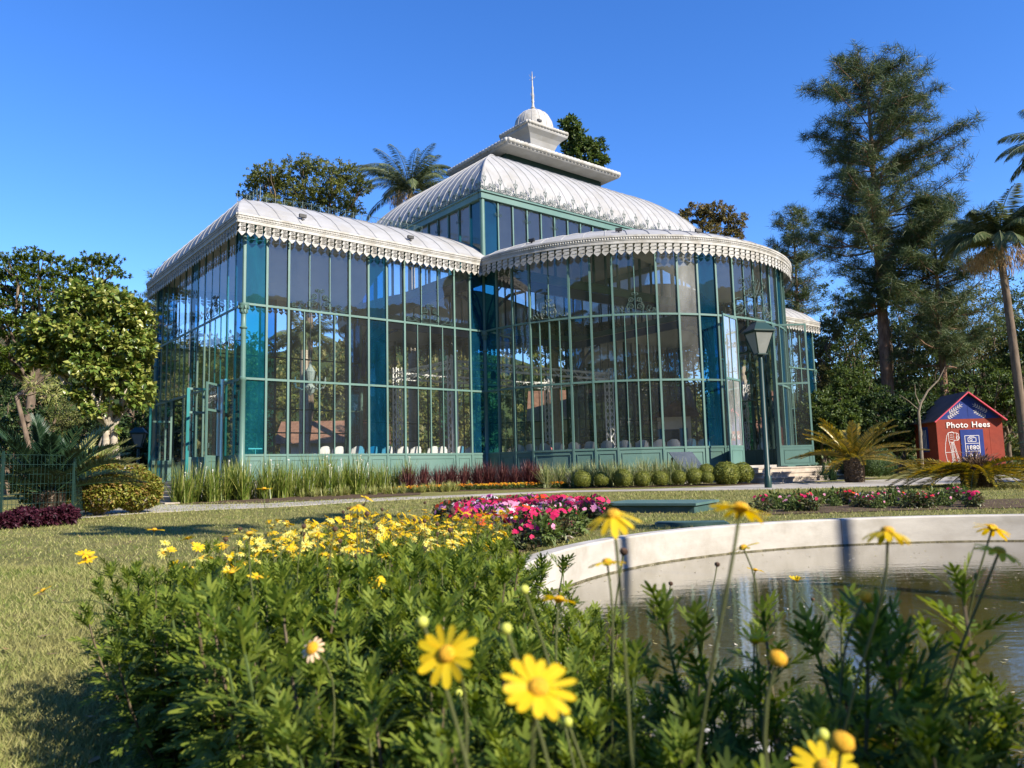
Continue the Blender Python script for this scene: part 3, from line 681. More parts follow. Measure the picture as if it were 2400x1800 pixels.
# path (one strip, near and far kerb lines from the survey)
NEAR = [(40, 1226), (160, 1216), (280, 1206), (350, 1201), (497, 1194), (644, 1188), (732, 1183), (820, 1177), (997, 1168), (1203, 1158), (1316, 1153), (1500, 1150), (1650, 1149), (1800, 1146.5), (1900, 1144), (2000, 1141), (2200, 1134), (2480, 1124)]
FAR = [(40, 1192), (160, 1187), (280, 1183), (350, 1181), (430, 1183), (614, 1180), (732, 1174.5), (820, 1169.5), (997, 1163.5), (1203, 1154.5), (1316, 1150), (1500, 1146.5), (1650, 1142), (1760, 1136), (1900, 1131), (2000, 1127), (2200, 1118), (2480, 1108)]
mb = MB(); nn_ = [gg(*p, .012) for p in NEAR]; ff_ = [gg(*p, .012) for p in FAR]
for a, b, c, d in zip(nn_, nn_[1:], ff_[1:], ff_): mb.add([a, b, c, d], [(0, 1, 2, 3)]); 
for a, b in zip(nn_, nn_[1:]): mb.add([a, b, b - Vector((0, 0, .06)), a - Vector((0, 0, .06))], [(0, 3, 2, 1)])
tag(mb.build('path', PATHM), kind='structure')
# pond: rim wall (a thing), water and pool floor
mb = MB(); mb.lathe([(PR + .15, -.3), (PR + .15, PZ - .02), (PR + .13, PZ), (PR + .012, PZ), (PR, PZ - .014), (PR, -.55)], (PC[0], PC[1], 0), 128, cap=False)
o = autosmooth(mb.build('pond_rim', CONC), 35); tag(o, 'low curved white concrete rim wall around the round pond', 'pond rim'); rim_o = o
mb = MB(); mb.lathe([(PR - .004, WZ - .03), (PR - .004, WZ + .009), (PR - .0005, WZ + .013)], (PC[0], PC[1], 0), 128, cap=False); mb.build('tide_line', surf('algae_line', (.06, .055, .03), (.20, .18, .12), 14, .9), rim_o)
for k in range(5): mb = MB(); a = 2 * math.pi * (k + .42) / 5; mb.box((PC[0] + math.cos(a) * (PR + .069), PC[1] + math.sin(a) * (PR + .069), .02), (.1435, .007, .264), a); mb.build('joint', surf('joint_grey', (.18, .17, .15), (.26, .25, .22), 9, .9) if 'joint_grey' not in MATS else MATS['joint_grey'], rim_o)
mb = MB(); mb.lathe([(.001, -.55), (PR - .001, -.55)], (PC[0], PC[1], 0), 64, cap=False); tag(mb.build('pond_floor', SOIL), kind='structure')
def water_mat():
    m, n, out = nt('pond_water'); d = n.nodes.new('ShaderNodeBsdfDiffuse'); g = n.nodes.new('ShaderNodeBsdfGlossy'); g.inputs['Roughness'].default_value = .03
    col = ramp(n, noise(n, .8, 4, .6), [(.35, (.075, .062, .012)), (.65, (.13, .11, .024))]); L(n, col, d.inputs[0])
    b = n.nodes.new('ShaderNodeBump'); b.inputs['Strength'].default_value = .35; b.inputs['Distance'].default_value = .006
    L(n, noise(n, 5, 4, .6, 'Object', (.7, 2.2, 1)), b.inputs['Height']); L(n, b.outputs[0], g.inputs['Normal'])
    f = n.nodes.new('ShaderNodeFresnel'); f.inputs['IOR'].default_value = 1.6; mx = n.nodes.new('ShaderNodeMixShader')
    ma = n.nodes.new('ShaderNodeMath'); ma.operation = 'MULTIPLY_ADD'; ma.inputs[1].default_value = 1.6; ma.inputs[2].default_value = .03; ma.use_clamp = True; L(n, f.outputs[0], ma.inputs[0])
    L(n, ma.outputs[0], mx.inputs[0]); L(n, d.outputs[0], mx.inputs[1]); L(n, g.outputs[0], mx.inputs[2]); L(n, mx.outputs[0], out.inputs[0]); return m
mb = MB(); mb.add([(PC[0] + math.cos(2 * math.pi * k / 96) * (PR - .002), PC[1] + math.sin(2 * math.pi * k / 96) * (PR - .002), WZ) for k in range(96)], [tuple(range(96))])
tag(mb.build('water', water_mat()), kind='structure')
rn = np.random.default_rng(11)
def leafbits(n, fn, s0, s1, lift):
    """small flat flecks"""
    V = np.zeros((n, 4, 3), np.float32); P = np.array([fn() for _ in range(n)]); a = rn.uniform(0, 6.28, n); s = rn.uniform(s0, s1, n)
    for k, (l, w) in enumerate(((-.5, 0), (0, .22), (.5, 0), (0, -.22))):
        V[:, k, 0] = P[:, 0] + (np.cos(a) * l - np.sin(a) * w) * s; V[:, k, 1] = P[:, 1] + (np.sin(a) * l + np.cos(a) * w) * s; V[:, k, 2] = P[:, 2] + lift + (rn.uniform(0, .25, n) * s if k == 2 else 0)
    return V.reshape(-1, 3), np.arange(n * 4).reshape(n, 4)
def on_pond():
    while True:
        x, y = rn.uniform(-.2, 9), rn.uniform(-.6, 8.5)
        if (x - PC[0]) ** 2 + (y - PC[1]) ** 2 < (PR - .03) ** 2: return (x, y, WZ)
def pond_edge():
    t = rn.uniform(.2, 3.4); r = PR - abs(rn.normal(0, .03)) - .004; return (PC[0] + math.cos(t) * r, PC[1] + math.sin(t) * r, WZ)
FLECK = leafmat('pond_flecks', [(.30, .27, .10), (.45, .40, .22), (.20, .17, .06), (.55, .52, .40)], .1)
mb = MB(); mb.blob(*leafbits(1500, on_pond, .008, .035, .003)); mb.blob(*leafbits(900, pond_edge, .006, .02, .003)); tag(mb.build('floating_debris', FLECK), 'flecks of leaf litter floating on the pond', 'litter', kind='stuff')
# soil of the planting beds
def bed(name, pts, dz=.014):
    k = len(pts); c = sum((Vector(p) for p in pts), Vector()) / k
    mb = MB(); mb.add([Vector(p) + Vector((0, 0, dz)) for p in pts] + [c + Vector((0, 0, dz + .03))], [(i, (i + 1) % k, k) for i in range(k)])
    return tag(mb.build(name, SOIL), kind='structure')
BED = [(-.36, 1.5), (-.86, 2.0), (-1.2, 2.5), (-1.36, 3.2), (-1.5, 4.2), (-1.35, 5.4), (-.8, 6.25), (-.1, 6.0), (-.2, 4.9), (-.2, 3.8), (-.02, 2.75), (.38, 1.85), (.85, 1.22), (1.25, .68), (1.3, .1), (.6, -.2), (.15, .2), (-.12, .9)]
bed('soil_bed', [(x, y, 0) for x, y in BED])
def inpoly(x, y, P):
    c = False
    for (x1, y1), (x2, y2) in zip(P, P[1:] + P[:1]):
        if (y1 > y) != (y2 > y) and x < (x2 - x1) * (y - y1) / (y2 - y1) + x1: c = not c
    return c
# lawn blades: short dry turf, a ground cover
def blades(n, fn, h0, h1, w):
    P = np.array([fn() for _ in range(n)], np.float32); a = rn.uniform(0, 6.28, n); h = rn.uniform(h0, h1, n) * (1 + .06 * P[:, 1]); ln = rn.uniform(.3, 1.3, n) * h; b = rn.uniform(0, 6.28, n); ww = w * (1 + .10 * P[:, 1])
    V = np.zeros((n, 3, 3), np.float32)
    V[:, 0, 0] = P[:, 0] - np.cos(a) * ww; V[:, 0, 1] = P[:, 1] - np.sin(a) * ww; V[:, 1, 0] = P[:, 0] + np.cos(a) * ww; V[:, 1, 1] = P[:, 1] + np.sin(a) * ww
    V[:, 0, 2] = P[:, 2]; V[:, 1, 2] = P[:, 2]; V[:, 2, 0] = P[:, 0] + np.cos(b) * ln; V[:, 2, 1] = P[:, 1] + np.sin(b) * ln; V[:, 2, 2] = P[:, 2] + h
    return V.reshape(-1, 3), np.arange(n * 3).reshape(n, 3)
def on_lawn(y0, y1, pw):
    while True:
        y = y0 + (y1 - y0) * rn.random() ** pw; x = y * rn.uniform(-1.15, .8) - .4
        if inpoly(x, y, BED) or (x - PC[0]) ** 2 + (y - PC[1]) ** 2 < (PR + .14) ** 2: continue
        return (x, y, gz(y))
TURF = leafmat('turf_blades', [(.10, .15, .03), (.20, .225, .06), (.33, .32, .12), (.42, .39, .18), (.14, .19, .04)], .25, .8, .1, patch=(.27, .26, .10), pscale=.9)
mb = MB(); mb.blob(*blades(120000, lambda: on_lawn(1.2, 7, 1.5), .012, .032, .0022)); mb.blob(*blades(75000, lambda: on_lawn(6, 21, 1.1), .014, .028, .003)); tag(mb.build('lawn_turf', TURF), 'short dry yellowish turf covering the lawn', 'grass', kind='stuff')

# ------------------------------------------------------------------ booth, lamps, boxes, fence
RED = surf('red_painted_board', (.27, .046, .028), (.33, .062, .036), 2.5, .7, .1, 12, .2, c3=(.23, .045, .03), s3=1.2)
BLUEP = surf('blue_painted_board', (.020, .042, .20), (.026, .052, .235), 3, .6, .04, 12, .2)
PINK = surf('pink_edge', (.62, .07, .11), (.70, .10, .14), 3, .5)
ROOFB = surf('brown_roof_sheet', (.10, .06, .065), (.16, .10, .10), 2, .5, .08, 12, .4)
CHALK = surf('white_paint_lines', (.78, .72, .70), (.84, .80, .78), 5, .7)
bx0 = dp(2213, 1085, 36.0); bz = gz(36)
booth = empty('photo_booth', (bx0.x - .22, 36.0, bz), R(-6), 'small red wooden photo booth with blue gable and pink roof edge', 'booth')
BW, BD, BH, BP = 2.9, 2.5, 2.48, 3.72     # width, depth, eave, peak above ground
def bpart(mb, name, m, par=booth): return mb.build(name, m, par)
mb = MB(); mb.b2(0, BW, 0, .04, .02, BH); [mb.b2(x_ - .006, x_ + .006, -.005, -.0005, .03, BH - .01) for x_ in (.62, 2.32)]; w_ = bpart(mb, 'front_wall', RED)
mb = MB(); mb.b2(0, .04, .041, BD, .02, BH); mb.b2(BW - .04, BW, .041, BD, .02, BH); mb.b2(.041, BW - .041, BD - .04, BD, .02, BH); bpart(mb, 'side_wall', RED)
mb = MB(); mb.prism([(.02, BH + .003), (BW - .02, BH + .003), (BW / 2, BP - .06)], (1, 0, 0), (0, 0, 1), (0, 1, 0), (0, .018, 0), .036); mb.prism([(BW / 2 - .01, BH + .12), (BW / 2 + .01, BH + .12), (BW / 2 + .01, BP - .3), (BW / 2 - .01, BP - .3)], (1, 0, 0), (0, 0, 1), (0, 1, 0), (0, -.003, 0), .006); gb = bpart(mb, 'gable', BLUEP)
sl_ = Vector((BW / 2 + .28, 0, BP - BH + .28 * (BP - BH) / (BW / 2))); 
for s in (-1, 1):
    mb = MB(); a = Vector((BW / 2, 0, BP)); b = Vector((BW / 2 + s * (BW / 2 + .13), 0, BH - .13 * (BP - BH) / (BW / 2)))
    e = Vector((0, 1, 0)); mb.add([a + e * -.14, b + e * -.14, b + e * (BD + .2), a + e * (BD + .2), a + e * -.14 + Vector((0, 0, .04)), b + e * -.14 + Vector((0, 0, .04)), b + e * (BD + .2) + Vector((0, 0, .04)), a + e * (BD + .2) + Vector((0, 0, .04))], [(0, 1, 2, 3), (7, 6, 5, 4), (0, 4, 5, 1), (1, 5, 6, 2), (2, 6, 7, 3), (3, 7, 4, 0)])
    rf = bpart(mb, 'roof_panel', ROOFB)
    mb = MB(); mb.bar(a + e * -.17 + Vector((0, 0, -.01)), b + e * -.17 + Vector((0, 0, -.01)), .05, .12, (0, 1, 0)); mb.build('edge_trim', PINK, rf)
mb = MB(); mb.b2(1.02, 2.02, -.022, -.002, .02, 1.98); dr = bpart(mb, 'door', BLUEP)
def wline(par, name, paths, r, y=-.03):
    mb = MB()
    for pth in paths:
        for p, q in zip(pth, pth[1:]): mb.bar((p[0], y, p[1]), (q[0], y, q[1]), r * 2, .006, (0, 1, 0)) if abs(p[0] - q[0]) + abs(p[1] - q[1]) > 1e-4 else None
    return mb.build(name, CHALK, par)
# door: panel frame with 1880 and small camera drawings
rc = lambda x0, x1, z0, z1: [(x0, z0), (x1, z0), (x1, z1), (x0, z1), (x0, z0)]
wline(dr, 'painted_panel', [rc(1.2, 1.82, .3, 1.70), [(1.2, 1.34), (1.82, 1.34)], [(1.2, .98), (1.82, .98)], [(1.2, .62), (1.82, .62)],
    rc(1.33, 1.68, 1.42, 1.60), [(1.36, 1.60), (1.42, 1.66), (1.58, 1.66), (1.63, 1.60)], [(1.46 + .055 * math.cos(t), 1.51 + .055 * math.sin(t)) for t in np.linspace(0, 6.29, 10)],
    [(1.34, .78), (1.40, .86), (1.46, .78), (1.40, .72), (1.34, .78)], [(1.46, .80), (1.62, .78), (1.70, .87), (1.70, .74), (1.62, .76)]], .011, -.026)
def text(body, size, m, par, loc, rot=(R(90), 0, 0), ext=.004, name='lettering', bold=.0):
    c = bpy.data.curves.new(name, 'FONT'); c.body = body; c.size = size; c.extrude = ext; c.align_x = 'CENTER'; c.offset = 0.0; c.bevel_depth = bold; c.bevel_resolution = 0; c.resolution_u = 6; c.space_character = 1.08
    t = bpy.data.objects.new(name, c); COL.objects.link(t); bpy.context.view_layer.update(); me = bpy.data.meshes.new_from_object(t); bpy.data.objects.remove(t)
    o = bpy.data.objects.new(name, me); COL.objects.link(o); me.materials.clear(); me.materials.append(m); o.parent = par; o.location = loc; o.rotation_euler = rot
    return o
text('1880', .27, CHALK, dr, (1.51, -.03, 1.06), bold=.004)
text('Photo', .37, CHALK, w_, (BW / 2 - .54, -.012, BH - .40), bold=.009); text('Hees', .37, CHALK, w_, (BW / 2 + .50, -.012, BH - .40), bold=.009)
# laurel sprays on the gable
def laurel(x, z, ang, s):
    mb = MB()
    for br, off in ((0, 0), (1, -.24)):
        bx, bz2 = x + off * math.sin(ang) * .6 * (1 if s > 0 else 1), z + off
        p0 = Vector((bx, 0, bz2)); d_ = Vector((math.cos(ang) * s, 0, math.sin(ang))); nrm = Vector((-d_.z, 0, d_.x)); n_ = 6 - br
        for k in range(n_):
            c = p0 + d_ * (.11 * k)
            for q in (-1, 1):
                dv = (d_ * .7 + nrm * q * .7).normalized(); pv = Vector((-dv.z, 0, dv.x)); l_ = .15
                mb.add([c + Vector((0, -.006, 0)), c + dv * l_ * .5 + pv * .03 + Vector((0, -.006, 0)), c + dv * l_ + Vector((0, -.006, 0)), c + dv * l_ * .5 - pv * .03 + Vector((0, -.006, 0))], [(0, 1, 2, 3), (3, 2, 1, 0)])
        mb.bar(p0 + Vector((0, -.006, 0)), p0 + d_ * (.11 * n_ + .06) + Vector((0, -.006, 0)), .014, .004, (0, 1, 0))
    return mb.build('painted_laurel', CHALK, gb)
laurel(.62, BH + .30, R(32), 1); laurel(BW - .62, BH + .30, R(32), -1)
# photographer with a bellows camera on a tripod, drawn in white line
wline(w_, 'painted_drawing', [[(.42, 1.72), (.34, 1.35), (.30, .95), (.36, .55), (.50, .45), (.34, .10), (.40, .06)], [(.42, 1.72), (.50, 1.86), (.66, 1.9), (.74, 1.86)], [(.50, 1.5), (.58, .95), (.60, .5), (.50, .45)], [(.32, .95), (.60, .95)],
    rc(.50, .72, 1.42, 1.86), rc(.72, .86, 1.5, 1.84), [(.90 + .07 * math.cos(t), 1.62 + .07 * math.sin(t)) for t in np.linspace(0, 6.29, 12)], [(.86, 1.84), (.95, 1.78), (.93, 1.52), (.86, 1.48)],
    [(.60, 1.42), (.66, .06)], [(.64, 1.42), (.72, .06)], [(.66, 1.42), (.94, .12)], [(.70, 1.42), (1.0, .12)], [(.94, .12), (1.0, .12)], [(.62, 1.0), (.80, .95)], [(.56, 1.55), (.68, 1.55)], [(.56, 1.65), (.68, 1.65)], [(.56, 1.75), (.68, 1.75)]], .009, -.006)
mb = MB(); mb.b2(-.012, -.001, .95, 1.75, 1.0, 2.2); sw_ = bpart(mb, 'side_window', BLUEP)
mb = MB()
for y_ in (1.2, 1.35, 1.5): mb.b2(-.02, -.013, y_ - .02, y_ + .02, 1.1, 2.05)
mb.build('painted_bars', CHALK, sw_)

LAMPG = surf('lamp_frosted_glass', (.20, .215, .205), (.24, .255, .245), 3, .25, spec=.5)
def lamp(p, h, label, s=1.0, simple=False):
    root = empty('street_lamp', p, R(14), label, 'lamp')
    mb = MB(); mb.lathe([(.10, 0), (.10, .32), (.075, .36), (.068, h - 1.08), (.055, h - 1.02), (.09, h - 1.0), (.09, h - .96), (.05, h - .94)], (0, 0, 0), 14); autosmooth(mb.build('pole', DGREEN, root), 50)
    fr, gl = MB(), MB(); zb, zt = h - .92, h - .30; a, b = .13, .29
    mb = MB(); mb.b2(-a - .02, a + .02, -a - .02, a + .02, zb - .035, zb)
    for sx in (-1, 1):
        for sy in (-1, 1): mb.bar((sx * a, sy * a, zb), (sx * b, sy * b, zt), .03)
    for k in range(4):
        c0 = [(-1, -1), (1, -1), (1, 1), (-1, 1)][k]; c1 = [(1, -1), (1, 1), (-1, 1), (-1, -1)][k]
        mb.bar((c0[0] * b, c0[1] * b, zt - .012), (c1[0] * b, c1[1] * b, zt - .012), .03)
        ia, ib = a - .006, b - .006
        gl.add([(c0[0] * ia, c0[1] * ia, zb + .002), (c1[0] * ia, c1[1] * ia, zb + .002), (c1[0] * ib, c1[1] * ib, zt - .03), (c0[0] * ib, c0[1] * ib, zt - .03)], [(0, 1, 2, 3)])
    mb.build('lantern_frame', DGREEN, root); gl.build('lantern_glass', LAMPG, root)
    mb = MB(); e = b + .05; secs = [(e, zt + .001), (e, zt + .04), (.17, zt + .25), (.15, zt + .27), (.15, zt + .30)]
    for (r0, z0), (r1, z1) in zip(secs, secs[1:]):
        q = lambda r, z: [(-r, -r, z), (r, -r, z), (r, r, z), (-r, r, z)]
        A_, B_ = q(r0, z0), q(r1, z1)
        for k in range(4): mb.add([A_[k], A_[(k + 1) % 4], B_[(k + 1) % 4], B_[k]], [(0, 1, 2, 3)])
    mb.add([(-.15, -.15, zt + .30), (.15, -.15, zt + .30), (.15, .15, zt + .30), (-.15, .15, zt + .30)], [(0, 1, 2, 3)]); mb.add([(-e, -e, zt + .001), (e, -e, zt + .001), (e, e, zt + .001), (-e, e, zt + .001)], [(0, 3, 2, 1)])
    mb.build('lantern_cap', DGREEN, root)
    root.scale = (s, s, s); return root
pL = gg(1800.7, 1144); lamp(pL, 4.72, 'tall green street lamp with square tapered lantern before the front steps')
q_ = dp(322, 1130, 36); lamp((q_.x, 36, gz(36)), 3.05, 'dark lamp post with pale lantern beyond the end wall, left of the pavilion')
# green cabinet sunk in the lawn, inspection cover beside the pond
HATCH = surf('green_hatch', (.03, .07, .062), (.05, .10, .09), 5, .6, .1, 25)
p = gg(1562, 1202); cab = empty('ground_hatch', (p.x - .15, p.y, 0), R(-30), 'dark green metal hatch box set into the lawn behind the pond rim', 'hatch')
mb = MB(); mb.b2(-1.0, .62, 0, 1.3, -.1, .12); mb.build('box', HATCH, cab); mb = MB(); mb.b2(-1.04, .66, -.04, 1.34, .122, .16); mb.build('lid', surf('sunlit_green_lid', (.06, .125, .115), (.09, .16, .145), 4, .5, .08, 20), cab)  # lid is a lighter copy of the hatch green: sunlight put into its colour
p = gg(1620, 1232); mb = MB(); mb.box((p.x, p.y, .018), (.9, .4, .04), R(-10)); mb.box((p.x, p.y, .046), (.84, .34, .012), R(-10)); tag(mb.build('inspection_cover', HATCH), 'flat green inspection cover lying in grass against the pond rim', 'cover')
# inclined information panel before the apse
p = gg(1598, 1128); pan = empty('information_panel', PW(*[(lambda w: (w.x, w.y))(A_FR(SW * 9.5, .9, 0))][0], gz(26) + .12), TH + R(-12), 'dark slanted information board in front of the apse glass', 'sign')
mb = MB(); mb.bar((-.5, 0, .78), (.5, 0, .78), .04); mb.prism([(-.5, -.52), (.5, -.52), (.5, .52), (-.5, .52)], (1, 0, 0), (0, -.72, -.69), (0, -.69, .72), (0, -.2, .62), .03); mb.build('board', surf('slate_board', (.05, .065, .08), (.075, .09, .11), 3, .25, spec=.6), pan)
mb = MB()
for s in (-1, 1): mb.bar((s * .42, -.2, 0), (s * .42, -.2, .56), .05); mb.bar((s * .42, .12, 0), (s * .42, .12, .8), .05)
mb.build('leg', DARKM, pan)
# wire fence at the left with a teal cabinet behind it
f0, f1 = gg(-260, 1262), gg(168, 1226); fence = empty('wire_fence', f0, 0, 'green welded wire mesh fence enclosing the fern palm', 'fence')
dv = f1 - f0; FL = dv.length; FH = 1.22; mb = MB()
for k in range(int(FL / .075) + 1): a = dv * (k * .075 / FL); mb.bar(a, a + Vector((0, 0, FH)), .0045)
for zz in np.linspace(.06, FH, 8): mb.bar(Vector((0, 0, zz)), dv + Vector((0, 0, zz)), .006)
f2 = gg(262, 1176); d2 = f2 - f1
for k in range(int(d2.length / .09) + 1): a = dv + d2 * (k * .09 / d2.length); mb.bar(a, a + Vector((0, 0, FH)), .0045)
for zz in np.linspace(.06, FH, 8): mb.bar(dv + Vector((0, 0, zz)), dv + d2 + Vector((0, 0, zz)), .006)
mb.build('mesh_panel', WIRE, fence)
for t in (.55, 1.0):
    mb = MB(); a = dv * t; mb.bar(a, a + Vector((0, 0, FH + .05)), .03); mb.build('post', WIRE, fence)
mb = MB(); a = dv + d2; mb.bar(a, a + Vector((0, 0, FH)), .03); mb.build('post', WIRE, fence)
TEALC = surf('teal_cabinet', (.02, .17, .15), (.03, .20, .175), 3, .5)
p = gg(168, 1180); cb = empty('kiosk_cabinet', (p.x - .25, p.y + .4, p.z), R(20), 'small teal cabinet with pale shelf behind the wire fence', 'cabinet')
mb = MB(); mb.b2(-.75, .6, -.3, .3, .05, .62); mb.b2(.3, .6, -.3, .3, .622, 1.5); mb.build('body', TEALC, cb); mb = MB(); mb.b2(-.72, .28, -.27, .27, .63, .66); mb.b2(-.72, .28, .24, .27, .661, 1.2); mb.build('shelf', surf('pale_shelf', (.55, .42, .32), (.62, .5, .4), 3, .6), cb)
WALLW = surf('white_plaster', (.66, .65, .62), (.74, .73, .70), 2, .85, .08, 14, c3=(.55, .53, .48), s3=1)
for i, (x_, y_, dd, lab) in enumerate(((297, 1106, 44, 'white masonry gate pillar standing right of the slim trunk'), (232, 1104, 44, 'grey masonry pillar just left of the slim trunk'), (174, 1108, 43, 'white masonry pillar seen behind the wire fence'))):
    p = dp(x_, y_, dd); b = empty('gate_pillar', (p.x, dd, gz(dd)), R(15), lab, 'pillar'); mb = MB(); mb.b2(-.26, .26, -.26, .26, 0, 1.25); mb.build('shaft', WALLW, b); mb = MB(); mb.b2(-.33, .33, -.33, .33, 1.252, 1.36); mb.build('cap', WALLW, b)
# ------------------------------------------------------------------ furniture and rig inside the pavilion
PLAST = surf('white_plastic', (.74, .74, .73), (.78, .78, .77), 3, .35, spec=.5)
def chair_mesh():
    mb = MB(); s = 1.0
    for x, y in ((-.2, -.2), (.2, -.2), (-.22, .2), (.22, .2)): mb.tube([(x * 1.1, y * 1.15, 0), (x, y, .44)], [.022, .03], 6)
    n = 9; sh = []
    for i in range(n):
        t = -1 + 2 * i / (n - 1); sh.append(t)
    V = []; Fq = []
    rows = [(.43, .0), (.55, .03), (.70, .07), (.82, .10), (.90, .12)]
    for e in (0, .022):
        for j, (z, bk) in enumerate(rows):
            for t in sh: V.append((t * (.25 - .01 * j), .20 + bk + e - .10 * t * t, z + (.0 if j < 4 else -.10 * abs(t) ** 3)))
    m = len(rows) * n
    for j in range(len(rows) - 1):
        for i in range(n - 1):
            a = j * n + i; Fq.append((a, a + 1, a + n + 1, a + n)); Fq.append((m + a, m + a + n, m + a + n + 1, m + a + 1))
    for i in range(n - 1): a = (len(rows) - 1) * n + i; Fq.append((a, a + 1, m + a + 1, m + a))
    mb.add(V, Fq); mb.box((0, -.01, .44), (.48, .46, .035))
    for s_ in (-1, 1): mb.tube([(s_ * .25, -.2, .44), (s_ * .27, -.2, .64), (s_ * .27, .1, .66), (s_ * .24, .16, .6)], .025, 6)
    return mb
ch0 = chair_mesh().build('plastic_chair', PLAST); autosmooth(ch0, 45)
spots = [(3.1 + .62 * k + rnd.uniform(-.08, .08), 1.0 + rnd.uniform(-.15, .2), 180 + rnd.uniform(-14, 14)) for k in range(11)]
for k in range(13):
    th = R(9 + 5.2 * k); spots.append((ACX - math.cos(th) * (AR - .85), -math.sin(th) * (AR - .85) + .0, math.degrees(th) - 90 + 180 + rnd.uniform(-12, 12)))
for i, (u, v, a) in enumerate(spots):
    o = ch0 if i == 0 else ch0.copy()
    if i: COL.objects.link(o)
    o.location = PW(u, v, .74); o.scale = (1.05, 1.05, 1.12); o.rotation_euler = (0, 0, TH + R(a))
    tag(o, 'white plastic armchair in the row inside the long flat glass wall' if i < 11 else 'white plastic armchair in the curved row inside the apse glass', 'chair', 'white plastic chairs behind the glass')
ALU = surf('aluminium', (.76, .77, .77), (.82, .83, .83), 3, .35)
def truss(mb, a, b, w=.29, step=.33):
    a, b = Vector(a), Vector(b); t = (b - a).normalized(); q = Vector((0, 0, 1)) if abs(t.z) < .9 else Vector((1, 0, 0)); sx = t.cross(q).normalized(); sy = sx.cross(t); n = int((b - a).length / step)
    cor = [sx * i * w / 2 + sy * j * w / 2 for i, j in ((-1, -1), (1, -1), (1, 1), (-1, 1))]
    for c in cor: mb.bar(a + c, b + c, .045)
    for k in range(n):
        p, r2 = a + (b - a) * (k / n), a + (b - a) * ((k + 1) / n)
        for f in range(4):
            c0, c1 = cor[f], cor[(f + 1) % 4]; (mb.bar(p + c0, r2 + c1, .022) if k % 2 else mb.bar(p + c1, r2 + c0, .022))
rig = empty('stage_truss', PW(10, 3, .74), TH, 'aluminium lighting truss frame standing inside the pavilion', 'truss')
TU, TV, TZ = 9.5, 4.6, 4.6
for u in (0, TU):
    for v in (0, TV): mb = MB(); mb.box((u, v, .03), (.6, .6, .06)); truss(mb, (u, v, .07), (u, v, TZ + .4)); mb.build('tower', ALU, rig)
for a, b in (((.16, 0, TZ), (TU - .16, 0, TZ)), ((.16, TV, TZ), (TU - .16, TV, TZ)), ((0, .16, TZ), (0, TV - .16, TZ)), ((TU, .16, TZ), (TU, TV - .16, TZ))): mb = MB(); truss(mb, a, b); mb.build('beam', ALU, rig)
for u in (2.2, 3.4, 6.0, 7.2):
    mb = MB(); mb.lathe([(.09, -.16), (.12, -.1), (.12, .14), (.05, .2)], (u, 0, TZ - .38), 10); mb.bar((u, 0, TZ - .2), (u, 0, TZ - .15), .05); mb.build('spotlight', DARKM, rig)
# chandelier in the near wing
CRY = surf('crystal', (.16, .24, .24), (.36, .42, .41), 20, .15, spec=.7)
cp_ = PW(4.3, 4.6, 4.25); chd = empty('chandelier', cp_, TH, 'glass chandelier hanging in the near wing behind the first tall door', 'chandelier')
mb = MB(); mb.tube([(0, 0, 1.0), (0, 0, 6.6)], .012, 5); mb.lathe([(.03, -.35), (.14, -.25), (.22, -.05), (.10, .1), (.16, .35), (.20, .6), (.08, .8), (.03, 1.0)], (0, 0, 0), 12); mb.build('body', CRY, chd)
for k in range(8):
    a = k * math.pi / 4; c, s = math.cos(a), math.sin(a); mb = MB(); mb.tube([(c * .15, s * .15, .0), (c * .35, s * .35, -.12), (c * .58, s * .58, -.02), (c * .62, s * .62, .10)], .018, 5); mb.lathe([(.015, .10), (.07, .13), (.02, .17), (.022, .32), (.005, .38)], (c * .62, s * .62, 0), 7); mb.build('arm', CRY, chd)
# table with a blue cloth, music stand, seated person
tb = empty('table', PW(9.0, 1.6, .74), TH, 'long table under a bright blue cloth at the corner column', 'table')
CLOTH = surf('blue_cloth', (.03, .22, .52), (.04, .27, .60), 3, .8)
mb = MB(); mb.b2(-1.1, 1.1, -.4, .4, .70, .76)
N_ = 46
for s in (-1, 1):
    pts = [(-1.1 + 2.2 * k / N_, s * (.405 + .02 * math.sin(k * 1.3))) for k in range(N_ + 1)]
    for (xa, ya), (xb, yb) in zip(pts, pts[1:]): mb.add([(xa, ya, .03), (xb, yb, .03), (xb, s * .402, .755), (xa, s * .402, .755)], [(0, 1, 2, 3)])
mb.build('tablecloth', CLOTH, tb)
mb = MB()
for x in (-1, 1):
    for y in (-.33, .33): mb.bar((x, y, 0), (x, y, .69), .04)
mb.build('leg', DARKM, tb)
ms = empty('music_stand', PW(1.25, 2.2, .74), TH, 'slim music stand behind the blue corner pane', 'stand')
mb = MB(); mb.tube([(0, 0, .1), (0, 0, .95)], .012, 5)
for k in range(3): a = k * 2.09; mb.tube([(0, 0, .2), (math.cos(a) * .28, math.sin(a) * .28, 0)], .01, 5)
mb.build('tripod', ALU, ms); mb = MB(); mb.box((0, 0, .98), (.5, .03, .04)); mb.build('desk', ALU, ms)

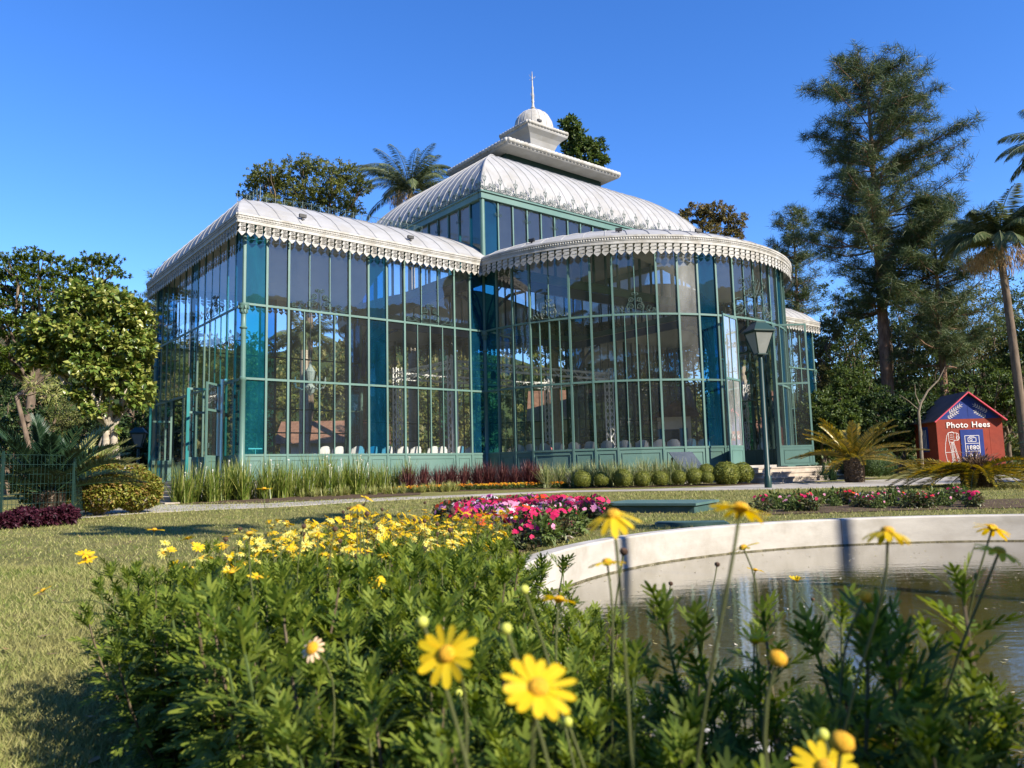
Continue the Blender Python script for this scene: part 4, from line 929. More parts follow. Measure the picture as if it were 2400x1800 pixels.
# a seated visitor among the chairs, seen through the apse glass
def seated_person():
    p = dp(1284, 1040, 35.0); root = empty('person', (p.x, 35.0, .74), R(160), 'seated dark-haired visitor in a pink top among the white chairs inside the apse', 'person')
    SK = surf('skin', (.42, .24, .17), (.48, .28, .20), 5, .5)
    J = {'pel': (0, 0, .50, .135), 'wai': (0, .03, .68, .12), 'che': (0, .05, .86, .14), 'nec': (0, .04, 1.02, .055), 'nk2': (0, .03, 1.08, .05), 'hea': (0, .01, 1.17, .085), 'top': (0, .02, 1.27, .07),
         'shl': (-.17, .05, .97, .06), 'ell': (-.24, .0, .72, .045), 'wrl': (-.16, -.22, .66, .032), 'hal': (-.13, -.30, .65, .036), 'shr': (.17, .05, .97, .06), 'elr': (.24, .0, .72, .045), 'wrr': (.16, -.22, .66, .032), 'har': (.13, -.30, .65, .036),
         'hil': (-.10, -.03, .49, .095), 'knl': (-.14, -.44, .50, .07), 'anl': (-.14, -.46, .09, .042), 'fol': (-.14, -.60, .035, .035), 'hir': (.10, -.03, .49, .095), 'knr': (.14, -.44, .50, .07), 'anr': (.14, -.46, .09, .042), 'for': (.14, -.60, .035, .035)}
    E = ['pel wai', 'wai che', 'che nec', 'nec nk2', 'nk2 hea', 'hea top', 'che shl', 'shl ell', 'ell wrl', 'wrl hal', 'che shr', 'shr elr', 'elr wrr', 'wrr har', 'pel hil', 'hil knl', 'knl anl', 'anl fol', 'pel hir', 'hir knr', 'knr anr', 'anr for']
    def grow(name, keys, edges, m, k=1.0, par=root):
        ks = list(keys); me = bpy.data.meshes.new(name); me.from_pydata([J[a][:3] for a in ks], [tuple(ks.index(x) for x in e.split()) for e in edges], []); o = bpy.data.objects.new(name, me); COL.objects.link(o); o.modifiers.new('s', 'SKIN'); su = o.modifiers.new('d', 'SUBSURF'); su.levels = su.render_levels = 2
        if not me.skin_vertices: me.skin_vertices.new() if hasattr(me.skin_vertices, 'new') else None
        lay = me.skin_vertices[0].data if me.skin_vertices else None
        if lay:
            for i, a in enumerate(ks): lay[i].radius = (J[a][3] * k, J[a][3] * k)
            lay[0].use_root = True
        bpy.context.view_layer.update(); dg = bpy.context.evaluated_depsgraph_get(); nm = bpy.data.meshes.new_from_object(o.evaluated_get(dg)); bpy.data.objects.remove(o); nm.materials.clear(); nm.materials.append(m); nm.polygons.foreach_set('use_smooth', [True] * len(nm.polygons)); q = bpy.data.objects.new(name, nm); COL.objects.link(q); q.parent = par; return q
    grow('body', J.keys(), E, SK)
    grow('shirt', ['pel', 'wai', 'che', 'shl', 'ell', 'shr', 'elr'], ['pel wai', 'wai che', 'che shl', 'shl ell', 'che shr', 'shr elr'], surf('pink_shirt', (.55, .16, .18), (.62, .20, .22), 6, .8), 1.14)
    grow('trousers', ['pel', 'hil', 'knl', 'anl', 'hir', 'knr', 'anr'], ['pel hil', 'hil knl', 'knl anl', 'pel hir', 'hir knr', 'knr anr'], surf('dark_trousers', (.02, .025, .04), (.03, .035, .05), 6, .8), 1.14)
    mb = MB(); mb.lathe([(.06, 1.09), (.098, 1.14), (.104, 1.20), (.092, 1.26), (.05, 1.305), (.002, 1.315)], (0, .035, 0), 16); autosmooth(mb.build('hair', surf('black_hair', (.01, .008, .007), (.02, .015, .012), 20, .5), root))
    mb = MB()
    for s in (-1, 1): mb.lathe([(.002, -.008), (.009, 0), (.002, .008)], (s * .03, -.075, 1.185), 6)
    mb.lathe([(.016, -.02), (.011, .0), (.004, .03)], (0, -.083, 1.155), 6); mb.box((0, -.077, 1.118), (.045, .012, .010)); mb.build('face', surf('face_features', (.22, .10, .08), (.28, .13, .1), 9, .5), root)
    c = ch0.copy(); COL.objects.link(c); c.location = (p.x, 35.02, .74); c.scale = (1.05, 1.05, 1.05); c.rotation_euler = (0, 0, R(160)); tag(c, 'white plastic armchair carrying the seated visitor inside the apse', 'chair', 'white plastic chairs behind the glass')
seated_person()
# ------------------------------------------------------------------ vegetation builders
def unit(v): return v / np.maximum(np.linalg.norm(v, axis=-1, keepdims=True), 1e-9)
def leaf_quads(P, D, N, l, w, fold=.25):
    """folded rhombic leaves at P, along D, face normal N"""
    D = unit(D); Sd = unit(np.cross(D, N)); N = np.cross(Sd, D); n = len(P); l = np.broadcast_to(l, n)[:, None]; w = np.broadcast_to(w, n)[:, None]
    V = np.zeros((n, 4, 3), np.float32)
    V[:, 0] = P; V[:, 1] = P + D * l * .48 + Sd * w * .5 + N * w * fold; V[:, 2] = P + D * l; V[:, 3] = P + D * l * .48 - Sd * w * .5 + N * w * fold
    o = np.arange(n)[:, None] * 4; F = np.concatenate([o + [0, 1, 2], o + [0, 2, 3]]).astype(np.int32)
    return V.reshape(-1, 3), F
def rvec(n): v = rn.normal(size=(n, 3)); return unit(v)
def clump_leaves(mb, blobs, n, l, w, shell=.55, up=.5, sub=None, out=.6, fold=.25):
    """n leaves spread over ellipsoid blobs (cx,cy,cz,rx,ry,rz), gathered in sub-clumps so gaps stay open"""
    B = np.array(blobs, float); vol = (B[:, 3] * B[:, 4] * B[:, 5]) ** .7; k = rn.choice(len(B), n, p=vol / vol.sum())
    if sub:
        m = max(4, n // sub); ks = rn.choice(len(B), m, p=vol / vol.sum()); d = rvec(m); r = shell + (1 - shell) * rn.random(m) ** .6
        C = B[ks, :3] + d * r[:, None] * B[ks, 3:6]; sz = (B[ks, 3:6].min(1) * rn.uniform(.16, .34, m))
        i = rn.integers(0, m, n); off = rvec(n) * (rn.random(n) ** .5)[:, None] * sz[i][:, None] * np.array([1, 1, .6]); P = C[i] + off; O = unit(P - B[ks[i], :3])
    else:
        d = rvec(n); r = shell + (1 - shell) * rn.random(n) ** .5; P = B[k, :3] + d * r[:, None] * B[k, 3:6]; O = d
    D = unit(O * out + rvec(n) * .8 + np.array([0, 0, -.12])); N = unit(O * .5 + np.array([0, 0, up]) + rvec(n) * .55)
    s = rn.uniform(.65, 1.25, n); mb.blob(*leaf_quads(P.astype(np.float32), D, N, l * s, w * s, fold))
def limb(mb, a, b, r0, r1, wob=.08, n=7, seg=6):
    a, b = np.array(a, float), np.array(b, float); Ln = np.linalg.norm(b - a); pts = [a + (b - a) * t for t in np.linspace(0, 1, seg)]
    for i in range(1, seg - 1): pts[i] = pts[i] + rn.normal(size=3) * Ln * wob * .35 + np.array([0, 0, Ln * .04 * math.sin(math.pi * i / (seg - 1))])
    mb.tube(pts, list(np.linspace(r0, r1, seg)), n); return pts
def broad_tree(name, p, label, blobs, leafm, n, l, w, fork=.45, r=.22, bark=None, group=None, sub=45, cat='tree', shell=.5, lean=(0, 0), trunks=1, up=.5, branches=True):
    """blobs are relative to the foot of the tree"""
    root = empty(name, p, 0, label, cat, group); mb = MB(); B = np.array(blobs, float); top = B[:, 2].mean(); f = np.array([lean[0], lean[1], top * fork])
    for t in range(trunks):
        o = np.array([t * r * 2.6 - (trunks - 1) * r * 1.3, t * .1, 0]); limb(mb, o + [0, 0, -.15], f + o * .6, r, r * .7, .03, 9)
    if branches:
        for b in blobs[:28]:
            e = np.array(b[:3]) + np.array([0, 0, -b[5] * .2]); pts = limb(mb, f, e, r * .5, r * .12, .12, 6)
            for _ in range(3): d = rvec(1)[0] * np.array(b[3:6]) * .8; limb(mb, pts[-2], np.array(b[:3]) + d, r * .16, r * .04, .12, 4, 4)
    autosmooth(mb.build('trunk', bark or BARK, root), 60)
    mb = MB(); clump_leaves(mb, blobs, n, l, w, shell, up, sub); mb.build('crown', leafm, root); return root
def rblobs(c, R3, k, rmin, rmax, flat=.8, seed=0):
    g = np.random.default_rng(seed); o = []
    for _ in range(k):
        d = g.normal(size=3); d /= np.linalg.norm(d); d *= g.random() ** .45; r = g.uniform(rmin, rmax); o.append((c[0] + d[0] * (R3[0] - r * .6), c[1] + d[1] * (R3[1] - r * .6), c[2] + d[2] * (R3[2] - r * flat * .6), r, r, r * flat))
    return o
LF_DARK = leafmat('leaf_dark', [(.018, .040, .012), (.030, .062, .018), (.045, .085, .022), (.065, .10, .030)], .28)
LF_MID = leafmat('leaf_mid', [(.035, .065, .015), (.055, .095, .020), (.085, .13, .030), (.11, .15, .04)], .3)
LF_OLIVE = leafmat('leaf_olive', [(.055, .08, .018), (.09, .12, .028), (.135, .16, .042), (.18, .18, .06)], .28, patch=(.13, .125, .045), pscale=.35)
LF_UMB = leafmat('leaf_umbrella', [(.040, .075, .010), (.07, .12, .015), (.12, .175, .022), (.17, .22, .035)], .3)
LF_FIG = leafmat('leaf_fig', [(.060, .110, .018), (.11, .17, .03), (.20, .25, .05), (.33, .34, .09)], .22, .35, .5)
LF_YB = leafmat('leaf_yellowbush', [(.10, .13, .018), (.19, .21, .03), (.28, .27, .045), (.22, .14, .04)], .25)
LF_BOX = leafmat('leaf_box', [(.05, .075, .012), (.10, .135, .02), (.17, .20, .032), (.24, .25, .05)], .25)
LF_PINE = leafmat('needle_pine', [(.028, .055, .018), (.048, .085, .028), (.08, .115, .038), (.12, .14, .05)], .15, .55)
LF_PALM = leafmat('leaf_palm', [(.06, .095, .035), (.095, .135, .055), (.14, .175, .075), (.20, .215, .11)], .25, .4)
LF_CYC = leafmat('leaf_cycad', [(.10, .11, .018), (.19, .175, .024), (.31, .25, .032), (.42, .30, .04)], .25, .35, .5)
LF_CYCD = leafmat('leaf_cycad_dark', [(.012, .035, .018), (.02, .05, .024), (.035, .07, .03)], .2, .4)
LF_AGA = leafmat('leaf_strap', [(.07, .12, .016), (.12, .175, .026), (.18, .23, .042), (.28, .29, .08)], .3, .4)
LF_VAR = leafmat('leaf_variegated', [(.17, .21, .07), (.28, .31, .13), (.40, .40, .22), (.13, .19, .05)], .3, .45)
LF_BURG = leafmat('leaf_burgundy', [(.035, .012, .014), (.065, .02, .02), (.12, .04, .035), (.16, .08, .07)], .25, .4)
LF_PURP = leafmat('leaf_purple', [(.03, .008, .015), (.055, .012, .025), (.085, .02, .035)], .3)
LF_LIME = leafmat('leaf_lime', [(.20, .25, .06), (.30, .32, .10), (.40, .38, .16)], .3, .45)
STRAW = leafmat('straw', [(.30, .19, .08), (.42, .28, .12), (.5, .36, .18)], .2)
# ---- pines
def pine(name, p, label, H, outline, r, tuft=.42, dens=1.0, seed=1, trunk_to=.97, needle=.011, cat='tree', lowgap=None):
    """outline: list of (height, left reach, right reach)"""
    g = np.random.default_rng(seed); root = empty(name, p, 0, label, cat); mb = MB()
    tp = [(math.sin(t * 2.1) * .25 * t, math.cos(t * 1.7) * .2 * t, H * trunk_to * t) for t in np.linspace(0, 1, 14)]; tp[0] = (0, 0, -.2)
    mb.tube(tp, [r * (1 - .93 * t) + .02 for t in np.linspace(0, 1, 14)], 10)
    oh = np.array([o[0] for o in outline]); ol = np.array([o[1] for o in outline]); orr = np.array([o[2] for o in outline]); tips = []
    z = oh[0]
    while z < H * .985:
        for _ in range(int(g.integers(3, 6))):
            a = g.uniform(0, 2 * math.pi); c = math.cos(a); lft, rgt = np.interp(z, oh, ol), np.interp(z, oh, orr); reach = (rgt if c > 0 else lft) * abs(c) + .5 * (lft + rgt) * (1 - abs(c)); reach *= g.uniform(.55, 1.05)
            if reach < .3: continue
            base = np.array([np.interp(z / H, np.linspace(0, trunk_to, 14), [q[0] for q in tp]), np.interp(z / H, np.linspace(0, trunk_to, 14), [q[1] for q in tp]), z])
            rise = reach * (.34 + .5 * (z / H)) * g.uniform(.5, 1.1) - reach * .18
            end = base + np.array([c * reach, math.sin(a) * reach, rise]); mid = (base + end) / 2 + np.array([0, 0, -reach * .10 if z < H * .7 else 0]); rb = max(.02, r * .28 * (1 - z / H) + .025)
            mb.tube([base, (base + mid) / 2 + g.normal(size=3) * .05, mid, (mid + end) / 2 + g.normal(size=3) * .05, end], [rb, rb * .8, rb * .6, rb * .4, .012], 5)
            m = int(reach * 4.0 * dens) + 2
            for k in range(m):
                t = g.uniform(.28, 1.02); q = base + (mid - base) * min(1, t * 2) if t < .5 else mid + (end - mid) * (t - .5) * 2
                sd = g.normal(size=3); sd[2] = abs(sd[2]) * .5; sd = sd / np.linalg.norm(sd) * g.uniform(.18, .42 + .2 * reach * .25); e = q + sd + np.array([c, math.sin(a), .1]) * .15
                mb.bar(q, e, .014); tips.append((e, sd / np.linalg.norm(sd)))
            tips.append((end, np.array([c, math.sin(a), .4])))
        z += g.uniform(.28, .52) * (1.0 if z > H * .3 else 1.25)
    autosmooth(mb.build('trunk', PBARK, root), 60)
    T = np.array([t[0] for t in tips]); Dn = unit(np.array([t[1] for t in tips])); m = len(T); q = 30
    idx = np.repeat(np.arange(m), q); P = T[idx] + rn.normal(size=(m * q, 3)) * tuft * .22; D = unit(Dn[idx] * .55 + rvec(m * q) * .85 + np.array([0, 0, .12])); ln = tuft * rn.uniform(.6, 1.15, m * q); sd = unit(np.cross(D, rvec(m * q))) * needle
    V = np.zeros((m * q, 3, 3), np.float32); V[:, 0] = P - sd; V[:, 1] = P + sd; V[:, 2] = P + D * ln[:, None] + np.array([0, 0, -.12]) * ln[:, None]
    mb = MB(); mb.blob(V.reshape(-1, 3), np.arange(m * q * 3).reshape(-1, 3)); mb.build('crown', LF_PINE, root); return root
# ---- palms and cycads
def frond(mb, base, az, el, ln, droop, nl, ll, lw, vee=.5, hang=.0, rach=.02, rm=None, twist=0.0):
    """arched rachis with two rows of leaflets"""
    S_ = 14; pts = []; d = np.array([math.cos(az) * math.cos(el), math.sin(az) * math.cos(el), math.sin(el)]); p = np.array(base, float); e = el
    for i in range(S_):
        pts.append(p.copy()); e2 = el - droop * (i / S_) ** 1.4; d = np.array([math.cos(az) * math.cos(e2), math.sin(az) * math.cos(e2), math.sin(e2)]); p = p + d * ln / S_
    (rm or mb).tube(pts, list(np.linspace(rach, rach * .25, S_)), 5, False); pts = np.array(pts)
    t = np.linspace(.14, 1.0, nl); x = t * (S_ - 1); i0 = np.minimum(x.astype(int), S_ - 2); fr = (x - i0)[:, None]; P = pts[i0] * (1 - fr) + pts[i0 + 1] * fr; T = unit(pts[i0 + 1] - pts[i0]); side = unit(np.cross(T, np.array([0, 0, 1.0]))); upv = np.cross(side, T)
    prof = np.sin(np.pi * (.12 + .80 * t)) ** .6
    for s in (-1, 1):
        D = unit(side * s * (1 - .25 * t[:, None]) + T * (.35 + .9 * t[:, None]) + upv * vee + np.array([0, 0, -hang]) + rn.normal(size=(nl, 3)) * .09); mb.blob(*leaf_quads(P.astype(np.float32), D, upv + D * .01 + side * s * .3, ll * prof * rn.uniform(.85, 1.1, nl), lw, .18))
def palm(name, p, label, H, r, nf, fl, seed, leafm=LF_PALM, straw=False, nl=120, ll=.72, lw=.034, lean=(0, 0), crownshaft=True, bark=None):
    root = empty(name, p, 0, label, 'palm tree'); mb = MB(); g = np.random.default_rng(seed)
    mb.tube([(lean[0] * t * t, lean[1] * t * t, H * t - (.2 if t == 0 else 0)) for t in np.linspace(0, 1, 16)], [r * (1.25 - .35 * t) for t in np.linspace(0, 1, 16)], 12)
    autosmooth(mb.build('trunk', bark or PALE, root), 60); mb = MB(); rm = MB(); top = np.array([lean[0], lean[1], H])
    if crownshaft: rm.tube([top, top + [0, 0, .5], top + [0, 0, 1.1]], [r * .95, r * .9, r * .4], 9)
    for k in range(nf):
        az = k * 2.39996 + g.uniform(-.2, .2); el = R(g.uniform(8, 78)); frond(mb, top + [0, 0, .8], az, el, fl * g.uniform(.8, 1.1), R(g.uniform(66, 118)), nl, ll, lw, .05, .85, .035, rm)
    rm.build('stalk', LF_PALM, root); mb.build('crown', leafm, root)
    if straw:
        s_ = MB()
        for k in range(9):
            az = k * .7; pts = [top + [math.cos(az) * x, math.sin(az) * x, z] for x, z in ((.1, .5), (.6, .55), (1.0, .1), (1.15, -.5))]; s_.tube(pts, .02, 4, False)
            n = 160; P = np.array(pts[2])[None] + rn.normal(size=(n, 3)) * .22; s_.blob(*leaf_quads(P, rvec(n) * .4 + [0, 0, -1], rvec(n), .3, .025))
        s_.build('flower_stalks', STRAW, root)
    return root
def cycad(name, p, label, trunk_h, r, nf, fl, seed, leafm, el0=5, el1=55, droop=(50, 85), nl=64, ll=.26, lw=.022, az0=0, az1=6.283, cone=False):
    root = empty(name, p, 0, label, 'cycad'); g = np.random.default_rng(seed); mb = MB(); mb.lathe([(r * .9, -.1), (r * 1.05, .08), (r, trunk_h * .5), (r * .95, trunk_h * .9), (r * .55, trunk_h + .06)], (0, 0, 0), 16)
    n = 700; a = g.uniform(0, 6.28, n); z = g.uniform(0, trunk_h * .97, n); P = np.c_[np.cos(a) * r * .97, np.sin(a) * r * .97, z]; mb.blob(*leaf_quads(P.astype(np.float32), np.c_[np.cos(a), np.sin(a), np.full(n, .9)], np.c_[np.cos(a), np.sin(a), np.full(n, -.4)], .09, .07))
    mb.build('trunk', BARK, root); mb = MB(); rm = MB()
    for k in range(nf):
        az = az0 + (az1 - az0) * ((k * .61803) % 1.0); t = k / nf; el = R(el0 + (el1 - el0) * t + g.uniform(-6, 6)); frond(mb, (math.cos(az) * r * .4, math.sin(az) * r * .4, trunk_h), az, el, fl * g.uniform(.85, 1.08) * (1 - .15 * t), R(g.uniform(*droop)) * (1 - .3 * t), nl, ll, lw, .42, 0, .016, rm)
    mb.build('crown', leafm, root); rm.build('leaf_stalks', leafm, root)
    if cone:
        mb = MB(); n = 1300; P = np.c_[rn.normal(size=(n, 2)) * r * .55, trunk_h + np.abs(rn.normal(size=n)) * .15]; mb.blob(*leaf_quads(P.astype(np.float32), unit(np.c_[P[:, :2] * 2, np.full(n, .5)]) + rvec(n) * .4, rvec(n), .16, .02)); mb.build('woolly_crown_heart', surf('brown_wool', (.12, .075, .045), (.26, .17, .10), 12, .9), root)
    return root
# ---- strap-leaved clumps
def strap_mesh(n, h, w, spread, seed, curl=.6, hv=.3):
    g = np.random.default_rng(seed); S_ = 6; az = g.uniform(0, 6.283, n); ln = h * g.uniform(1 - hv, 1 + hv * .5, n); tilt = np.abs(g.normal(0, spread, n)); P = np.c_[g.normal(0, h * .07, n), g.normal(0, h * .07, n), np.zeros(n)]
    V = np.zeros((n, S_, 2, 3), np.float32); ca, sa = np.cos(az), np.sin(az); pos = P.copy(); th = tilt.copy(); side = np.c_[-sa, ca, np.zeros(n)]
    for i in range(S_):
        ww = w * (1 - (i / (S_ - 1)) ** 2) * .5 + .001; V[:, i, 0] = pos - side * ww; V[:, i, 1] = pos + side * ww
        st = ln / (S_ - 1); pos = pos + np.c_[np.sin(th) * ca * st, np.sin(th) * sa * st, np.cos(th) * st]; th = th + curl * tilt * (.4 + i * .35) * .5
    V = V.reshape(n, S_ * 2, 3); o = (np.arange(n) * S_ * 2)[:, None]; F = np.concatenate([o + [2 * i, 2 * i + 1, 2 * i + 3, 2 * i + 2] for i in range(S_ - 1)]); return V.reshape(-1, 3), F
def proto_mesh(name, fn, m):
    mb = MB(); fn(mb); me = mb.mesh(name); me.materials.append(m); return me
def place(name, me, p, rz, s, label, cat, group=None, kind=None):
    o = bpy.data.objects.new(name, me); COL.objects.link(o); o.location = p; o.rotation_euler = (0, 0, rz); o.scale = (s, s, s) if not hasattr(s, '__len__') else s
    return tag(o, label, cat, group, kind)
# ---- clipped shrubs
def ball_mesh(n, l, w, lump=.08, seed=3):
    def fn(mb):
        g = np.random.default_rng(seed); mb.lathe([(.01, -.78), (.5, -.72), (.80, -.4), (.88, 0), (.80, .42), (.5, .74), (.01, .86)], (0, 0, .95), 14, False)
        d = rvec(n); d = d[d[:, 2] > -.82]; m = len(d); ph = np.sin(d[:, 0] * 7 + seed) * np.cos(d[:, 1] * 6) * lump; rr = (1 + ph + g.normal(0, .03, m)) * .97
        P = d * rr[:, None] * np.array([1, 1, .96]) + np.array([0, 0, .95]); D = unit(d * .55 + rvec(m) * .9); N = unit(d + rvec(m) * .5); s = g.uniform(.7, 1.2, m); mb.blob(*leaf_quads(P.astype(np.float32), D, N, l * s, w * s))
    return fn
# ------------------------------------------------------------------ trees and shrubs placed
def foot(px, d): q = dp(px, 1000, d); return Vector((q.x, d, gz(d)))
def tb(f, lst, d):
    """blobs from survey points: (px, py, half width px, half height px, depth offset, depth radius)"""
    o = []
    for px, py, hw, hh, dy, ry in lst:
        q = dp(px, py, d + dy); k = (d + dy) / 1808.0; o.append((q.x - f.x, q.y - f.y, q.z - f.z, hw * k, ry, hh * k))
    return o
# left: layered umbrella trees, fig tree, shrubs
f = foot(70, 42); UMB = [(20, 612, 60, 11, 0, 1.8), (90, 600, 55, 10, 0, 1.8), (235, 610, 60, 9, 0, 1.6), (180, 622, 60, 10, 1, 2), (270, 640, 36, 8, -1, 1), (125, 640, 70, 10, 0, 2), (40, 640, 60, 10, 0, 2), (-30, 640, 60, 12, 0, 2), (95, 668, 80, 10, -1, 2), (200, 665, 60, 9, 1, 1.8), (15, 680, 60, 10, 1, 2), (270, 680, 45, 9, -.5, 1.3), (150, 700, 70, 10, -1, 2), (60, 715, 70, 10, 0, 2), (-50, 700, 70, 14, 0, 2), (215, 720, 60, 10, 0, 1.6), (10, 750, 70, 11, -1, 2), (120, 745, 70, 11, 1, 2), (60, 785, 80, 12, 0, 2), (-60, 770, 70, 14, 0, 2.2), (180, 780, 60, 12, 1, 1.6), (20, 825, 70, 12, -1, 2), (110, 820, 70, 12, 0, 2), (40, 865, 60, 12, 0, 2), (-50, 840, 60, 14, 0, 2)]
broad_tree('umbrella_tree', f, 'wide flat-topped tree with layered dark green pads at the upper left', tb(f, UMB, 42), LF_UMB, 62000, .16, .065, fork=.55, r=.3, sub=22, shell=.1, up=1.6)
f = foot(258, 25.5); FIG = [(190, 720, 50, 40, 0, 1), (235, 700, 55, 38, .3, 1), (290, 720, 52, 40, 0, 1), (335, 745, 38, 42, .2, 1), (130, 775, 50, 38, 0, 1), (200, 790, 60, 42, -.3, 1.1), (270, 790, 60, 45, 0, 1.2), (330, 810, 40, 45, 0, 1), (95, 830, 40, 28, 0, .8), (160, 845, 52, 36, .2, 1), (235, 865, 55, 40, -.4, 1), (305, 880, 55, 45, 0, 1), (340, 920, 28, 40, .2, .8), (215, 925, 36, 26, -.2, .7), (250, 960, 40, 22, -.3, .6), (120, 815, 60, 25, .5, .8), (275, 1010, 14, 12, 0, .25), (240, 1075, 14, 14, 0, .25), (272, 1070, 12, 12, 0, .25)]
broad_tree('fig_tree', f, 'yellow-green fig tree with large leathery leaves and slim pale trunk', tb(f, [(x - 14,) + t for x, *t in [(q[0],) + tuple(q[1:]) for q in FIG] for t in [tuple(t)]], 25.5), LF_FIG, 15000, .21, .14, fork=.52, r=.15, bark=PALE, sub=9, shell=.3, trunks=2, up=.9)
f = foot(185, 31); broad_tree('grey_green_shrub', f, 'grey-green rounded shrub to the left of the slim fig trunk', tb(f, [(170, 965, 50, 40, 0, .9), (205, 1000, 48, 40, 0, .9), (150, 1020, 45, 35, 0, .8), (215, 1045, 40, 25, 0, .7), (180, 1070, 45, 25, 0, .7)], 31), LF_OLIVE, 7000, .10, .05, fork=.4, r=.06, cat='shrub', sub=20)
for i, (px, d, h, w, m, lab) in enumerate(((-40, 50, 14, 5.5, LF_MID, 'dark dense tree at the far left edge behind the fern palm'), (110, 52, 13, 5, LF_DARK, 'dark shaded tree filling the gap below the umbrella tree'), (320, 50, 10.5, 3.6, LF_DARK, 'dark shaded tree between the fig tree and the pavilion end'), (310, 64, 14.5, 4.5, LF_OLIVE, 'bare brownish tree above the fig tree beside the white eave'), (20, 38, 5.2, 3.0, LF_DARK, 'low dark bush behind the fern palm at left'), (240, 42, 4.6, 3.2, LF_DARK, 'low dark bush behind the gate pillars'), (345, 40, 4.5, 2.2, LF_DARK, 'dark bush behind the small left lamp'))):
    f = foot(px, d); broad_tree('broadleaf_tree', f, lab, rblobs((0, 0, h * .58), (w, w, h * .42), 16, w * .3, w * .5, .8, 30 + i), m, 7000 if h > 6 else 4500, .26 if h > 6 else .2, .13, fork=.4, r=.2, sub=30, group='trees behind the lawn at left')
f = foot(95, 36); broad_tree('leaning_tree', f, 'reddish leaning trunk with fern-like epiphytes beside the fig tree', tb(f, [(95, 900, 26, 14, 0, .5), (125, 925, 24, 18, 0, .5), (130, 880, 20, 14, .4, .4)], 36), LF_LIME, 500, .4, .05, fork=.9, r=.13, bark=BARK, sub=12, lean=(-1.2, 0))
p = foot(352, 66); pine('araucaria', p, 'small spiky conifer silhouetted left of the white eave', 19.0, [(8, 2.2, 2.2), (14, 1.5, 1.5), (19, .2, .2)], .16, .5, .8, 5, needle=.02)
# fern palms behind the wire fence, shaded
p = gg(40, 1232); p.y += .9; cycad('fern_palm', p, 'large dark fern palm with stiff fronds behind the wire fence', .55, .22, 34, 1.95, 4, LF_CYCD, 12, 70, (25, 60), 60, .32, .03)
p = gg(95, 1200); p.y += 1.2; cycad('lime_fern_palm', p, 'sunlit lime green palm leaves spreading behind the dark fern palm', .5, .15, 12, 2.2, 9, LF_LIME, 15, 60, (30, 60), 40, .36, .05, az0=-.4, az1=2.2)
for i, (px, py, r) in enumerate(((110, 1206, .46), (75, 1212, .42), (140, 1216, .36))):
    p = gg(px, py); me = proto_mesh('foliage', lambda mb: clump_leaves(mb, rblobs((0, 0, r), (r, r, r), 8, r * .45, r * .6, 1, 60 + i), 2600, .06, .035, .4, .5, 18), LF_YB); place('fence_bush', me, p, 0, 1, ('yellow-green leafy bush inside the wire fence corner', 'green bush inside the fence in the shade of the fern palm', 'low yellow bush at the fence post nearest the path')[i], 'bush')
PURPM = proto_mesh('foliage', lambda mb: clump_leaves(mb, rblobs((0, 0, .2), (.3, .25, .2), 7, .12, .18, .9, 8), 1100, .08, .045, .3, .6, 12), LF_PURP)
for i, px in enumerate((-30, 0, 28, 56, 84, 112, 138)): p = gg(px, 1243 - px * .07); p.y += .35; place('purple_plant', PURPM, p, i * 1.3, .68 + .08 * (i % 3), 'purple-leaved plant in the row along the foot of the wire fence', 'plant', 'purple plants along the wire fence')
# round yellow-green shrubs by the path
def lump_bush(p, r, label, seed, name='round_bush', m=LF_YB, l=.07, w=.045, n=9000, sq=.78):
    root = empty(name, p, seed, label, 'shrub'); mb = MB()
    for k in range(9): a = k * .7; limb(mb, (0, 0, -.05), (math.cos(a) * r * .55, math.sin(a) * r * .55, r * .7), .03, .012, .15, 5, 4)
    mb.build('stem', PALE, root); mb = MB(); clump_leaves(mb, [(0, 0, r * sq + .16 * r, r, r, r * sq)] + rblobs((0, 0, r * sq + .2), (r, r, r * sq), 7, r * .4, r * .55, .8, seed), n, l, w, .82, .6, None, .7); mb.build('foliage', m, root); return root
lump_bush(gg(230, 1209), .60, 'yellow-green clipped shrub on woody stems, the larger of the pair by the path', 1)
lump_bush(gg(318, 1203), .52, 'yellow-green clipped shrub nearest the side steps, smaller of the pair', 2)
# behind the pavilion
f = foot(720, 52); broad_tree('spreading_tree', f, 'broad olive-green tree with spreading crown rising behind the left wing', tb(f, [(640, 410, 60, 22, 0, 2), (720, 395, 70, 22, 1, 2), (800, 405, 60, 25, 0, 2), (845, 435, 30, 20, 0, 1.2), (600, 435, 38, 20, 0, 1.4), (680, 445, 60, 25, 1, 2), (770, 450, 70, 28, 0, 2), (720, 490, 80, 26, 1, 2), (820, 485, 40, 22, 0, 1.5), (640, 480, 40, 24, 0, 1.5), (575, 460, 16, 10, 0, .8)], 52), leafmat('leaf_spreading', [(.07, .095, .02), (.11, .14, .03), (.16, .185, .045), (.21, .22, .07)], .35), 30000, .17, .08, fork=.62, r=.35, sub=20, shell=.15, up=.9)
p = foot(968, 50); palm('feather_palm', p, 'tall feather palm with drooping fronds and straw flower stalks behind the left wing', 18.6, .24, 34, 4.6, 3, straw=True)
f = foot(1365, 58); broad_tree('glossy_tree', f, 'glossy dark broadleaf tree rising to the right of the lantern roof', tb(f, [(1335, 298, 26, 22, 0, 1), (1360, 330, 36, 26, 0, 1.3), (1395, 345, 26, 22, 0, 1), (1345, 365, 34, 24, 0, 1.2), (1390, 385, 30, 22, 0, 1.2), (1325, 330, 14, 20, 0, .7), (1412, 375, 14, 14, 0, .7), (1360, 420, 40, 40, 0, 1.3)], 58), LF_MID, 6500, .34, .16, fork=.8, r=.25, sub=16, shell=.2)
